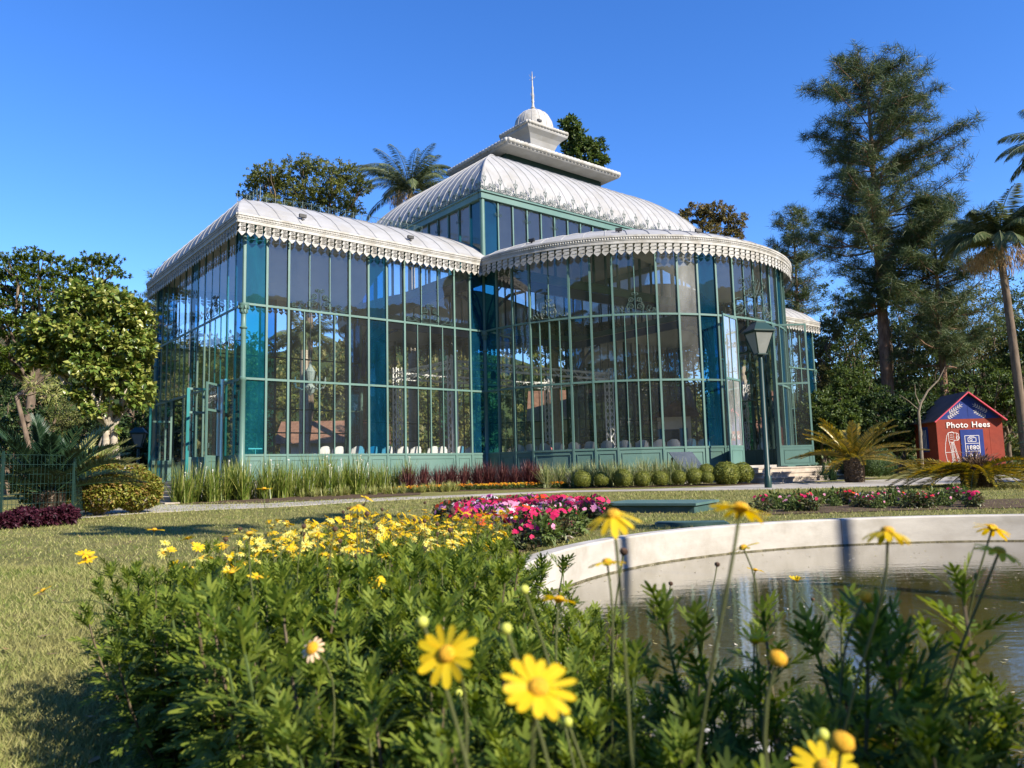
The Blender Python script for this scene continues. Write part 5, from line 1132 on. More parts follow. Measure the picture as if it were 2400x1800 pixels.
f = foot(1675, 62); broad_tree('autumn_tree', f, 'olive and brown tree crown above the right end of the domed roof', tb(f, [(1630, 500, 34, 22, 0, 1.4), (1680, 500, 40, 24, 0, 1.5), (1725, 520, 30, 26, 0, 1.4), (1655, 545, 50, 26, 0, 1.6), (1715, 560, 38, 26, 0, 1.4), (1600, 510, 18, 18, 0, 1)], 62), leafmat('leaf_autumn', [(.09, .085, .025), (.15, .12, .035), (.20, .145, .05), (.12, .12, .04)], .28), 9000, .24, .11, fork=.7, r=.25, sub=20, shell=.25)
p = foot(445, 58); palm('feather_palm', p, 'palm fronds just showing over the eave at the left end of the pavilion', 15.2, .22, 18, 3.2, 8, LF_PALM)
for i, (px, d, h, lab) in enumerate(((1304, 47, 8.2, 'palm with thick pale trunk seen through the apse glass'), (712, 50, 8.8, 'palm trunk lit pale behind the left wing glass'), (1062, 49, 8.0, 'palm trunk seen through the panes left of the corner column'))): palm('palm', foot(px, d), lab, h, .28, 16, 3.0, 20 + i, LF_PALM)
FW = leafmat('far_wood_leaves', [(.07, .10, .025), (.12, .16, .04), (.19, .22, .055), (.25, .25, .08)], .38, patch=(.20, .18, .07), pscale=.12)
mb = MB(); bl = []
g_ = np.random.default_rng(77)
for px in np.linspace(-500, 2900, 78):
    d = g_.uniform(62, 78); q = foot(px, d); h = g_.uniform(11.0, 15) if 400 < px < 1700 else g_.uniform(5, 8.0); bl.append((q.x, q.y, h * .5, 3.6, 3.0, h * .55))
clump_leaves(mb, bl, 110000, .50, .25, .35, .5, 36); tag(mb.build('far_wood', FW), 'dark mass of woodland closing the view behind the pavilion', 'woodland', kind='stuff')
# right: pines, palms, dark trees
zz = lambda z: (1083 - (50 + z / 2.765)) / 1808 * 46 + .9
PO = [(zz(y), (865 - a) * .0092, (b - 865) * .0092) for y, a, b in ((1900, 620, 1420), (1659, 560, 1400), (1560, 430, 1400), (1450, 340, 1400), (1330, 390, 1440), (1250, 470, 1430), (1180, 560, 1440), (1080, 490, 1440), (900, 490, 1490), (800, 460, 1440), (680, 395, 1420), (560, 450, 1200), (430, 490, 1260), (330, 610, 1150), (200, 650, 1090), (140, 760, 930))]
pine('tall_pine', foot(2088, 46), 'very tall pine with reddish trunk and ragged needle crown above the booth', 25.6, PO, .42, .58, 1.32, 2, needle=.015)
k2 = 56 / 1808
pine('dark_pine', foot(1884, 56), 'slender dark pine leaning between the apse roof and the tall pine', 19.6, [(11.5, 2.0, 2.0), (13.5, 2.4, 2.2), (15.0, 2.6, 2.2), (16.5, 2.2, 1.7), (18.2, 1.3, 1.1), (19.6, .4, .4)], .24, .55, .8, 12, needle=.017)
pine('pine', foot(2220, 44), 'drooping pine boughs hanging beside the tall pine above the booth', 15.5, [(6, 2.8, 2.5), (9, 3.4, 3.4), (12, 3.0, 3.2), (15.5, .8, .8)], .26, .6, 1.1, 14, needle=.015)
palm('feather_palm', foot(2398, 31), 'feather palm with ringed pale trunk at the right edge of the view', 8.7, .15, 34, 2.8, 5, straw=True, lean=(-.22, 0), bark=BARK)
palm('feather_palm', foot(2575, 30), 'palm whose frond tips just enter at the upper right edge', 12.2, .2, 20, 2.8, 6)
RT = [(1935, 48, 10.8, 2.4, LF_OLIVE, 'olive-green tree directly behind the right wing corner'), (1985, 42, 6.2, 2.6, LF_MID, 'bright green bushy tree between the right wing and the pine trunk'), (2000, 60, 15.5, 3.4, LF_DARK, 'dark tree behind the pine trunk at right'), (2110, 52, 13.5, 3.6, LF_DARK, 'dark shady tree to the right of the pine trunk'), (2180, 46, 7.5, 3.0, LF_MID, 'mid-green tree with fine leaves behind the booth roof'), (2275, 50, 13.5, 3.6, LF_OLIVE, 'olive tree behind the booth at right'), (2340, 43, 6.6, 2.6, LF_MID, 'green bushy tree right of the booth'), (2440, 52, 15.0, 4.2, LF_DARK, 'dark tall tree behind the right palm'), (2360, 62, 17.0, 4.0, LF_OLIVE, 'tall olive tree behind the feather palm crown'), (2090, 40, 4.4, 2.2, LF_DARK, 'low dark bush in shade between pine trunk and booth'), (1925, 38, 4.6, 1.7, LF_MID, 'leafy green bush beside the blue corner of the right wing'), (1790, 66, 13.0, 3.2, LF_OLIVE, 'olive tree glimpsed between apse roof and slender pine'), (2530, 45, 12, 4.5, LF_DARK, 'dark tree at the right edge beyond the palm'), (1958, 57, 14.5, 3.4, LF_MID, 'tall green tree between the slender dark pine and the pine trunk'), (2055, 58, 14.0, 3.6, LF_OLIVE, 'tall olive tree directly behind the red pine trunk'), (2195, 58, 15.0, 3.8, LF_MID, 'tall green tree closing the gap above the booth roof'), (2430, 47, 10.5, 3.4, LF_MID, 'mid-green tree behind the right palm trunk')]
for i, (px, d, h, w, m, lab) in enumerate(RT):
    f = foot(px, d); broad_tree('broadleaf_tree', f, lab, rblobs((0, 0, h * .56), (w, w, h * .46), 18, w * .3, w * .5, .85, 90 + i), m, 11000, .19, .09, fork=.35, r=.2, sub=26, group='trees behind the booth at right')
# slim bare sapling before the booth
p = gg(2152, 1088) if False else foot(2153, 34.5); sp_ = empty('bare_sapling', p, 0, 'slim pale leafless sapling just left of the red booth', 'tree'); mb = MB(); hh = lambda px, py: dp(px, py, 34.5) - p
mb.tube([(0, 0, -.1), hh(2157, 1020), hh(2153, 965), hh(2158, 945)], [.085, .07, .06, .055], 8); mb.tube([hh(2158, 945), hh(2175, 915), hh(2200, 890), hh(2215, 860)], [.05, .04, .025, .012], 6); mb.tube([hh(2156, 950), hh(2146, 925), hh(2144, 900)], [.035, .02, .01], 5); mb.tube([hh(2153, 960), hh(2130, 940), hh(2108, 925)], [.025, .018, .008], 5); mb.tube([hh(2156, 1030), hh(2161, 1018), hh(2160, 1005)], [.03, .02, .012], 5); autosmooth(mb.build('trunk', surf('sapling_bark', (.16, .13, .095), (.24, .20, .15), 6, .9, .3), sp_))
# cycads on the right
pc = gg(2004, 1131); cycad('sago_palm', pc, 'golden-tipped sago palm with thick stubby trunk beside the front steps', .72, .25, 32, 2.15, 21, LF_CYC, 2, 62, (28, 62), 84, .25, .036)
pc = gg(2292, 1142); cycad('sago_palm', pc, 'sago palm with woolly brown heart and drooping fronds in front of the booth', .42, .32, 34, 2.4, 22, LF_CYC, -8, 16, (40, 70), 84, .25, .036, cone=True)
pc = gg(2540, 1128); cycad('sago_palm', pc, 'sago palm reaching in from the right edge beside the booth', .9, .3, 26, 1.9, 23, LF_CYCD, 5, 60, (35, 70), 60, .26, .026)
# clipped dark balls behind the sago palm
DBALL = proto_mesh('foliage', ball_mesh(5200, .075, .045, .05, 9), LF_DARK)
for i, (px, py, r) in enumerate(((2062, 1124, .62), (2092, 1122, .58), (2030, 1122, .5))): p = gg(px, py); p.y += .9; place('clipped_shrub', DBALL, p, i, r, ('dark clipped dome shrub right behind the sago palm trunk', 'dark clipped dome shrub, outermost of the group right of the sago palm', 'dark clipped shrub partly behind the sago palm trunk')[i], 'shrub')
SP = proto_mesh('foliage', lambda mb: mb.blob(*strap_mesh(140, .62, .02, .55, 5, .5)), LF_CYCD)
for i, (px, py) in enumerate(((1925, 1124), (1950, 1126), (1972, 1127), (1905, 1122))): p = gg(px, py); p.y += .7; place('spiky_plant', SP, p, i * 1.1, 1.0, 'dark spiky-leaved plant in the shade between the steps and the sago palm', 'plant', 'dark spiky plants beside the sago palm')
# box balls in a row before the apse
BALLS = [proto_mesh('foliage', ball_mesh(4200, .10, .066, .06, s), LF_BOX) for s in (3, 4, 5)]
BL = [(745, 1525, 48, 0), (852, 1525, 41, 0), (970, 1520, 52, 0), (1080, 1525, 46, 0), (1180, 1522, 44, 0), (1285, 1515, 41, 0), (1370, 1510, 48, 0), (1440, 1517, 36, -.1), (1545, 1497, 70, .1), (1632, 1493, 62, .5), (1128, 1512, 36, .8), (1222, 1503, 34, .9), (1436, 1485, 46, .8)]
ORD = ['first', 'second', 'third', 'fourth', 'fifth', 'sixth', 'seventh']
for i, (x, y, r, dy) in enumerate(BL):
    T_ = (1050 + x / 2.37, 480 + y / 2.37); d = 25.0 + dy; q = dp(*T_, d); R_ = r / 2.37 * d / 1808
    lab = (ORD[i] + ' clipped box ball from the marigolds in the row before the apse') if i < 7 else ('small box ball squeezed in just left of the big one', 'biggest box ball, in front at the end by the steps', 'large box ball nearest the stone steps', 'box ball set back behind the fourth of the row', 'box ball set back behind the fifth and sixth of the row', 'box ball set back beside the biggest one')[i - 7]
    place('box_ball', BALLS[i % 3], (q.x, d, q.z - R_ * .95), i * 1.7, R_, lab, 'shrub', 'clipped box balls before the apse')
# strap-leaved clumps along the glass
AG = [proto_mesh('foliage', lambda mb, s=s: mb.blob(*strap_mesh(100, 1.05, .024, .29, s, .75, .5)), LF_AGA) for s in (1, 2, 3)]
WHITEF = surf('white_petals', (.72, .72, .64), (.8, .8, .74), 9, .6)
def agflower(mb, seed):
    g = np.random.default_rng(seed)
    for k in range(int(g.integers(1, 4))):
        x, y, h = g.normal(0, .14), g.normal(0, .14), g.uniform(.95, 1.2); mb.tube([(x * .4, y * .4, .1), (x, y, h)], .004, 3, False)
        n = 9; P = np.array([x, y, h])[None] + rvec(n) * .010; D = rvec(n); D[:, 2] = np.abs(D[:, 2]); mb.blob(*leaf_quads(P.astype(np.float32), D, rvec(n), .034, .018))
AF = [proto_mesh('flower_heads', lambda mb, s=s: agflower(mb, s), WHITEF) for s in (1, 2, 3)]
g_ = np.random.default_rng(5); n_ag = 0
wallv = lambda x: 24 + (x + 8.44) * .805           # depth of the long glass wall at x
for row in range(4):
    for k in range(17):
        x = -8.6 + k * .50 + g_.uniform(-.12, .12) - row * .05; y = wallv(x) - .75 - row * .62 + g_.uniform(-.12, .12)
        if x > -3.1 - row * .55: continue
        s = g_.uniform(.72, 1.12) * (1.0 if row else 1.05); r_ = empty('strap_leaf_clump', (x, y, gz(y)), g_.uniform(0, 6), None, None, scale=s)
        tag(r_, ('tall green strap-leaved clump with thin white flowers before the long glass wall') if row else 'tall green strap-leaved clump in the back row against the glass wall', 'grass clump', 'strap-leaved clumps before the long glass wall'); o = bpy.data.objects.new('foliage', AG[n_ag % 3]); COL.objects.link(o); o.parent = r_
        if g_.random() < .55: o = bpy.data.objects.new('flower_heads', AF[n_ag % 3]); COL.objects.link(o); o.parent = r_
        if row: r_['label'] = 'tall green strap-leaved clump in the front rows before the long glass wall'
        else: r_['label'] = 'tall green strap-leaved clump in the back row against the glass wall'
        n_ag += 1
for k in range(7):   # the clumps that turn the corner toward the side steps
    x, y = -8.9 - .22 * k + .9, 22.6 - .42 * k + (.5 if k % 2 else 0); s = g_.uniform(.85, 1.05); r_ = empty('strap_leaf_clump', (x, y, gz(y)), k, 'tall green strap-leaved clump at the corner beside the side steps', 'grass clump', 'strap-leaved clumps at the corner by the side steps', s); o = bpy.data.objects.new('foliage', AG[k % 3]); COL.objects.link(o); o.parent = r_
LV = [proto_mesh('foliage', lambda mb, s=s: mb.blob(*strap_mesh(60, .30, .018, .75, s, .5)), LF_LIME) for s in (1, 2)]
for k in range(46):
    t = g_.random(); x = -6.1 + 4.4 * t + g_.uniform(-.2, .2); y = wallv(x) - 3.05 + g_.uniform(-.5, .25) - .55 * t; place('edging_plant', LV[k % 2], (x, y, gz(y)), g_.uniform(0, 6), g_.uniform(.8, 1.2), 'low cream-striped edging plant between the tall clumps and the path', 'plant', 'low striped edging plants along the path')
BU = [proto_mesh('foliage', lambda mb, s=s: mb.blob(*strap_mesh(120, .85, .026, .48, s, .35)), LF_BURG) for s in (1, 2, 3)]
for k in range(22):
    x = -3.5 + (k % 11) * .44 + g_.uniform(-.12, .12); y = 27.1 + (k // 11) * .65 + g_.uniform(-.15, .15) - max(0, -x - 1.5) * .5; place('burgundy_plant', BU[k % 3], (x, y, gz(y)), g_.uniform(0, 6), g_.uniform(.85, 1.15), 'burgundy spiky-leaved plant in the row at the inner corner of the glass walls', 'plant', 'burgundy plants behind the marigolds')
VA = [proto_mesh('foliage', lambda mb, s=s: mb.blob(*strap_mesh(120, .82, .024, .48, s, .55)), LF_VAR) for s in (1, 2, 3)]
for k in range(26):
    x = 1.15 + (k % 13) * .40 + g_.uniform(-.12, .12); y = 25.7 + (k // 13) * .6 + g_.uniform(-.12, .12) + (.15 if x < 2 else 0); place('variegated_plant', VA[k % 3], (x, y, gz(y)), g_.uniform(0, 6), g_.uniform(.85, 1.12), 'pale variegated grassy plant in the mass behind the box balls', 'plant', 'variegated plants before the apse')
MG = [surf('marigold_orange', (.62, .20, .01), (.75, .30, .015), 30, .7), surf('marigold_yellow', (.72, .42, .02), (.80, .52, .04), 30, .7)]
def mgp(s):
    def fn(mb): clump_leaves(mb, [(0, 0, .09, .13, .13, .09)], 220, .05, .02, .3, .6)
    def fl(mb):
        g = np.random.default_rng(s)
        for _ in range(9):
            c = np.array([g.normal(0, .07), g.normal(0, .07), g.uniform(.14, .21)]); n = 16; D = rvec(n); mb.blob(*leaf_quads((c + D * .006).astype(np.float32), D, rvec(n), .026, .022))
    return proto_mesh('foliage', fn, LF_MID), proto_mesh('blossoms', fl, MG[s % 2])
MP = [mgp(s) for s in range(4)]
for k in range(64):
    x = -3.7 + (k % 32) * .175 + g_.uniform(-.06, .06); y = 25.75 + (k // 32) * .32 + g_.uniform(-.08, .08) - max(0, -x - 1.8) * .45; f_, b_ = MP[int(g_.integers(0, 4))]; yel = b_.materials[0] is MG[1]
    r_ = empty('marigold', (x, y, gz(y)), g_.uniform(0, 6), 'yellow marigold plant in the low row before the burgundy plants' if yel else 'orange marigold plant in the low row before the burgundy plants', 'flower', 'marigolds in the low front row')
    for me in (f_, b_): o = bpy.data.objects.new(me.name.split('.')[0], me); COL.objects.link(o); o.parent = r_
p0, p1 = gg(380, 1183), gg(985, 1160); bed('soil_bank', [p0, gg(620, 1179), gg(850, 1168), p1, Vector((-3.3, wallv(-3.3) - .2, gz(27))), Vector((-8.4, 23.85, gz(24)))], .01)
bed('soil_strip', [Vector((-3.9, 25.0, gz(25))), Vector((1.9, 25.45, gz(25.4))), Vector((2.3, 24.7, gz(24.7))), Vector((8.9, 24.35, gz(24.3))), Vector((9.1, 26.2, gz(26))), Vector((5.5, 26.9, gz(27))), Vector((2.5, 27.2, gz(27))), Vector((.4, 28.2, gz(28))), Vector((-1.2, 29.3, gz(29))), Vector((-3.9, 27.4, gz(27)))], .008)
# house seen through the glass, behind
HZ = 52.5; q = dp(1255, 1090, HZ); hs_ = empty('white_house', (q.x, HZ, gz(HZ)), R(-4), 'white house with blue shutters and brown tiled roof behind the pavilion', 'house')
mb = MB(); mb.b2(0, 10.5, 0, 6, 0, 4.0); hw = mb.build('wall', WALLW, hs_)
for k in range(4):
    x = 1.2 + k * 2.5; mb = MB(); mb.b2(x, x + 1.0, -.05, -.005, 1.3, 3.1); fw_ = mb.build('window', surf('window_dark', (.03, .05, .08), (.05, .07, .1), 2, .2), hs_)
    mb = MB(); mb.b2(x - .55, x - .02, -.09, -.01, 1.25, 3.15); mb.b2(x + 1.02, x + 1.55, -.09, -.01, 1.25, 3.15); mb.build('shutter', surf('blue_shutter', (.03, .16, .34), (.04, .2, .4), 3, .5), fw_)
mb = MB(); mb.add([(-.5, -.6, 3.9), (11, -.6, 3.9), (11, 3, 6.3), (-.5, 3, 6.3), (11, 6.6, 3.9), (-.5, 6.6, 3.9)], [(0, 1, 2, 3), (3, 2, 4, 5), (0, 3, 5), (1, 4, 2)]); mb.build('roof', surf('brown_tiles', (.16, .08, .05), (.26, .14, .09), 3, .8, .3, 8), hs_)
q = dp(690, 1060, 54); h2 = empty('low_house', (q.x - 1, 54, gz(54)), R(6), 'low white house glimpsed behind the left wing glass', 'house'); mb = MB(); mb.b2(0, 7, 0, 5, 0, 2.9); mb.build('wall', WALLW, h2); mb = MB(); mb.add([(-.4, -.5, 2.85), (7.4, -.5, 2.85), (7.4, 2.5, 4.6), (-.4, 2.5, 4.6), (7.4, 5.5, 2.85), (-.4, 5.5, 2.85)], [(0, 1, 2, 3), (3, 2, 4, 5), (0, 3, 5), (1, 4, 2)]); mb.build('roof', MATS['brown_tiles'], h2)
# hills round the valley; they close the horizon and show in the panes
HILL = surf('wooded_hill', (.018, .035, .012), (.055, .075, .025), .06, .95, .6, .35, .05)
K = 120; mb = MB(); g_ = np.random.default_rng(3); ph = g_.uniform(0, 6.28, 6)
def hh_(a): return (26 if .2 < a < 1.35 else 39) + 4 * math.sin(a * 3 + ph[0]) + 4 * math.sin(a * 7 + ph[1]) + 2.5 * math.sin(a * 13 + ph[2]) + 44 * max(0, -math.sin(a - .15)) ** .6 * (1 + .12 * math.sin(a * 9))
V = []; rows = [(150, 0.0), (175, .35), (205, .75), (240, 1.0), (300, .9)]
for i, (r, k_) in enumerate(rows):
    for k in range(K): a = 2 * math.pi * k / K; V.append((r * math.cos(a), r * math.sin(a), -1 + hh_(a) * k_ + (math.sin(a * 31 + i) * 1.2 if 0 < i else 0)))
F_ = [(i * K + k, i * K + (k + 1) % K, (i + 1) * K + (k + 1) % K, (i + 1) * K + k) for i in range(len(rows) - 1) for k in range(K)]
mb.add(V, F_); tag(autosmooth(mb.build('hills', HILL), 60), kind='structure')
# trees behind the viewpoint whose shade falls on the beds
for i, (x, y, z, w, rz_, nn) in enumerate(((8.7, -5.4, 5.8, 1.5, 1.35, 4200), (8.7, .64, 11.6, 1.2, .9, 2200), (11.3, 2.2, 11.6, 1.2, .9, 2200), (4.6, -7.6, 6.6, 1.9, 1.6, 4200), (3.2, -2.8, 8.6, 1.7, .9, 2600), (24, -11, 7.0, 3.2, 2.6, 7000), (33, -16, 9.0, 4.2, 3.2, 7000))):
    broad_tree('shade_tree', (x, y, 0), 'leafy park tree standing behind the viewpoint, casting shade', rblobs((0, 0, z), (w, w, rz_), 11, w * .34, w * .5, .8, 140 + i), LF_MID, nn, .24, .12, fork=.6, r=.10, sub=60, group='park trees behind the viewpoint', shell=.2)
f = Vector((44, -20, 0)); broad_tree('shade_tree', f, 'wide umbrella-shaped park tree behind the viewpoint', [(x, y, 14 + z, 4, 4, .9) for x, y, z in ((0, 0, 1.6), (4, 2, .6), (-4, -2, .8), (2, -4, .2), (-2, 4, .4), (6, -3, -.6), (-6, 3, -.4))], LF_DARK, 9000, .4, .18, fork=.7, r=.4, sub=50, group='park trees behind the viewpoint')
# ------------------------------------------------------------------ foreground: yellow daisy bushes and bedding plants
LF_DAISY = leafmat('leaf_daisy', [(.055, .095, .012), (.095, .145, .018), (.145, .195, .025), (.21, .26, .038)], .40, .6, .18)
STEMG = leafmat('stem_green', [(.07, .11, .03), (.10, .13, .04), (.13, .10, .06)], .1, .6)
PET_Y = leafmat('petal_yellow', [(.72, .50, .012), (.76, .56, .018), (.80, .60, .03)], .35, .55, .25)
PET_P = leafmat('petal_pale', [(.62, .60, .14), (.68, .65, .22), (.70, .60, .08), (.64, .63, .28)], .35, .6, .2)
DISC = surf('daisy_disc', (.62, .30, .01), (.74, .44, .03), 260, .8, .5, 400)
BROWN = surf('seed_brown', (.05, .028, .018), (.12, .07, .04), 90, .9, .4, 200)
BUDM = surf('bud_lime', (.38, .42, .06), (.50, .52, .10), 60, .6)
WITH = surf('withered_petal', (.66, .42, .22), (.72, .56, .36), 60, .8)
def leaf_template():
    V, F = [], []
    def rib(p, a, ln, w0, w1, w2):
        c, s = math.cos(a), math.sin(a); o = len(V)
        for x, w in ((0, w0), (.55, w1), (.9, w1 * .7), (1, w2)):
            for q in (-1, 1): V.append((p[0] + (x * ln) * c - q * w * s, p[1] + (x * ln) * s + q * w * c, 0))
        for i in range(3): F.append((o + 2 * i, o + 2 * i + 2, o + 2 * i + 3, o + 2 * i + 1))
    rib((0, 0), 0, .74, .018, .040, .042)
    for x, ln, a in ((.30, .25, 46), (.47, .33, 42), (.64, .31, 36)):
        for q in (-1, 1): rib((x, 0), q * R(a), ln, .026, .042, .010)
    rib((.70, 0), 0, .32, .042, .052, .012)
    V = np.array(V, float); V[:, 2] = .10 * np.abs(V[:, 1]) - .22 * V[:, 0] ** 2 + .05 * V[:, 0]; return V, np.array(F, np.int32)
LT_V, LT_F = leaf_template()
def put_leaves(mb, P, D, N, s):
    D = unit(D); Y = unit(np.cross(N, D)); Z = np.cross(D, Y); V = P[:, None, :] + s[:, None, None] * (LT_V[None, :, 0:1] * D[:, None] + LT_V[None, :, 1:2] * Y[:, None] + LT_V[None, :, 2:3] * Z[:, None])
    n = len(P); F = (LT_F[None] + (np.arange(n) * len(LT_V))[:, None, None]).reshape(-1, 4); mb.blob(V.reshape(-1, 3).astype(np.float32), F)
def daisy_bush(seed, h=.48, shoots=7, spread=.14, leaf=.075):
    g = np.random.default_rng(seed); lv, st = MB(), MB()
    for k in range(shoots):
        a = k * 2.4 + g.uniform(-.4, .4); rr = spread * (.35 + .75 * math.sqrt(k / shoots)); hh2 = h * g.uniform(.78, 1.06); b = np.array([math.cos(a) * rr * .3, math.sin(a) * rr * .3, -.02]); e = np.array([math.cos(a) * rr * 1.35, math.sin(a) * rr * 1.35, hh2]); m = (b + e) / 2 + np.array([math.cos(a), math.sin(a), 0]) * rr * .25
        ts = np.linspace(0, 1, 9); C = [(1 - t) ** 2 * b + 2 * t * (1 - t) * m + t * t * e for t in ts]; st.tube(C, list(np.linspace(.0048, .0022, 9)), 5, False)
        n = 46; t = np.sort(g.uniform(.06, 1.0, n) ** .85); t[-7:] = np.linspace(.94, 1.0, 7); P = (1 - t)[:, None] ** 2 * b + (2 * t * (1 - t))[:, None] * m + (t * t)[:, None] * e; ax = unit(2 * (1 - t)[:, None] * (m - b) + 2 * t[:, None] * (e - m)); az = np.arange(n) * 2.39996 + g.uniform(0, 6); el = R(12) + R(58) * t ** 3 + g.normal(0, .15, n)
        u_ = unit(np.cross(ax, np.array([.3, .9, .1]))); w_ = np.cross(ax, u_); rad = np.cos(az)[:, None] * u_ + np.sin(az)[:, None] * w_; D = rad * np.cos(el)[:, None] + ax * np.sin(el)[:, None]; N = ax * np.cos(el)[:, None] - rad * np.sin(el)[:, None] + g.normal(0, .25, (n, 3)); s = leaf * (1.1 - .45 * t ** 4) * g.uniform(.75, 1.2, n); put_leaves(lv, P, D, N, s)
    a_ = lv.mesh('foliage'); a_.materials.append(LF_DAISY); b_ = st.mesh('stems'); b_.materials.append(STEMG); return a_, b_
DB = [daisy_bush(s, .45, 10, .155, .088) for s in range(100, 106)]; DT = [daisy_bush(s, .40, 9, .14, .068) for s in range(120, 124)]
def flower_local(mbp, mbd, dia, cup=.12, np_=13, seed=0, droop=0.0, thick=True):
    """ray florets and disc around +Z"""
    g = np.random.default_rng(seed); r = dia / 2
    for k in range(np_):
        a = 2 * math.pi * k / np_ + g.uniform(-.12, .12); ln = r * g.uniform(.86, 1.04); w = r * .128 * g.uniform(.85, 1.15); tw = g.uniform(-.25, .25); dr = droop + g.uniform(-.08, .12); o = []
        ca, sa = math.cos(a), math.sin(a)
        for x, ww in ((.20, .45), (.42, .85), (.66, 1.0), (.86, .92), (.96, .6), (1.0, .22)):
            for q in (-1, 0, 1): y = q * w * ww; z = cup * r * x - dr * r * x * x + (abs(q) * .10 - .04) * w + q * tw * w; o.append((ca * x * ln - sa * y, sa * x * ln + ca * y, z))
        mbp.add(o, [(3 * i + j, 3 * i + 3 + j, 3 * i + 4 + j, 3 * i + 1 + j) for i in range(5) for j in (0, 1)])
    rd = r * .25; mbd.lathe([(rd * 1.02, -.01 * r), (rd * 1.06, .05 * r), (rd * .92, .13 * r), (rd * .6, .19 * r), (rd * .25, .21 * r), (.0003, .20 * r)], (0, 0, 0), 14); mbd.lathe([(rd * .2, -.16 * r), (rd * .75, -.09 * r), (rd * 1.0, -.012 * r)], (0, 0, 0), 10)
def two_mat(me, nfaces_first, m1, m2):
    me.materials.append(m1); me.materials.append(m2); n = len(me.polygons); me.polygons.foreach_set('material_index', [0] * nfaces_first + [1] * (n - nfaces_first)); return me
def small_flower(seed, pal, droop):
    a, b = MB(), MB(); flower_local(a, b, 1.0, .15, 12, seed, droop); k = len(a.f); a.add(b.v, b.f); n1 = len(a.f); a.tube([(0, 0, -.08), (.05, .02, -1.2), (.1, .1, -2.6), (.1, .2, -4.4)], .028, 4, False); me = a.mesh('flower'); me.materials.append(pal); me.materials.append(DISC); me.materials.append(STEMG)
    me.polygons.foreach_set('material_index', [0] * k + [1] * (n1 - k) + [2] * (len(me.polygons) - n1)); return me
SF = [small_flower(s, p, d) for s, p, d in ((1, PET_P, .1), (2, PET_Y, .0), (3, PET_P, .35), (4, PET_Y, .25), (5, PET_P, .0))]
SEEDH = (lambda mb: (mb.lathe([(.002, -.01), (.009, -.004), (.012, .004), (.009, .011), (.002, .014)], (0, 0, 0), 9), mb.tube([(0, 0, -.008), (.004, .0, -.12), (.0, .01, -.3)], .0014, 4, False), mb.mesh('seed_head'))[-1])(MB()); SEEDH.materials.append(BROWN)
plants = []; g_ = np.random.default_rng(42)
def add_bush(x, y, me, s, rz, label, grp='daisy bushes of the front bed'):
    r_ = empty('daisy_bush', (x, y, 0), rz, label, 'daisy bush', grp, s)
    for m_ in me: o = bpy.data.objects.new(m_.name.split('.')[0], m_); COL.objects.link(o); o.parent = r_
    plants.append(r_); return r_
# jittered grid over the bed
sp = .205; yy = .42; row = 0
while yy < 6.3:
    xx = -2.4 + (row % 2) * sp / 2
    while xx < 1.4:
        x, y = xx + g_.uniform(-.07, .07), yy + g_.uniform(-.07, .07)
        rimd = math.hypot(x - PC[0], y - PC[1]) - PR
        if inpoly(x, y, BED) and y > .40 and rimd > .16 and not (y < .75 and abs(x) < .12) and not (x > .38 and g_.random() < .2):
            edge = not (inpoly(x - .3, y, BED) and inpoly(x, y + .3, BED)); far = y > 2.7
            if far: r_ = add_bush(x, y, DT[int(g_.integers(0, 4))], g_.uniform(.82, 1.02) * (.92 if y > 4.6 else 1), g_.uniform(0, 6.28), 'daisy bush massed with yellow flowers in the far part of the bed' if y > 4 else 'daisy bush with pale yellow flowers in the middle of the bed')
            else: r_ = add_bush(x, y, DB[int(g_.integers(0, 6))], g_.uniform(.90, 1.1) * (.88 if edge and x < -.6 else 1.0) * (1.0 if y > 1.2 else 1.03) * (.8 if (x > -.08 and g_.random() < .8) else 1.0), g_.uniform(0, 6.28), 'leafy dark green daisy bush with lobed leaves in the near part of the bed')
            if far:
                nf = int(g_.integers(3, 7)) if y < 4 else int(g_.integers(6, 11))
                if y < 3.1: nf = int(g_.integers(0, 3))
                for k in range(nf):
                    ci_ = int(g_.integers(0, 5)); ci_ = 1 if (y > 4.6 and g_.random() < .6) else ci_; o = bpy.data.objects.new('flower', SF[ci_]); COL.objects.link(o); o.parent = r_; o.location = (g_.normal(0, .10), g_.normal(0, .10), g_.uniform(.40, .52)); o.scale = (g_.uniform(.046, .062),) * 3; o.rotation_euler = (g_.normal(.35, .4) , g_.normal(0, .35), g_.uniform(-.4, .4))
                if g_.random() < .35: o = bpy.data.objects.new('seed_head', SEEDH); COL.objects.link(o); o.parent = r_; o.location = (g_.normal(0, .1), g_.normal(0, .1), g_.uniform(.46, .58))
        xx += sp
    yy += sp * .88; row += 1
for x_, y_, s_ in ((.41, 1.16, 1.08), (.66, 1.04, 1.16)): add_bush(x_, y_, DB[int(g_.integers(0, 6))], s_, x_ * 9, 'tall leafy daisy bush rising before the pond at the right of the bed', 'tall daisy bushes before the pond')
def nearest(p):
    return min(plants, key=lambda r_: (r_.location.x - p.x) ** 2 + (r_.location.y - p.y - .05) ** 2)
def local_to(r_, p):
    q = p - r_.location; c, s = math.cos(-r_.rotation_euler.z), math.sin(-r_.rotation_euler.z); return Vector((q.x * c - q.y * s, q.x * s + q.y * c, q.z)) / r_.scale.x
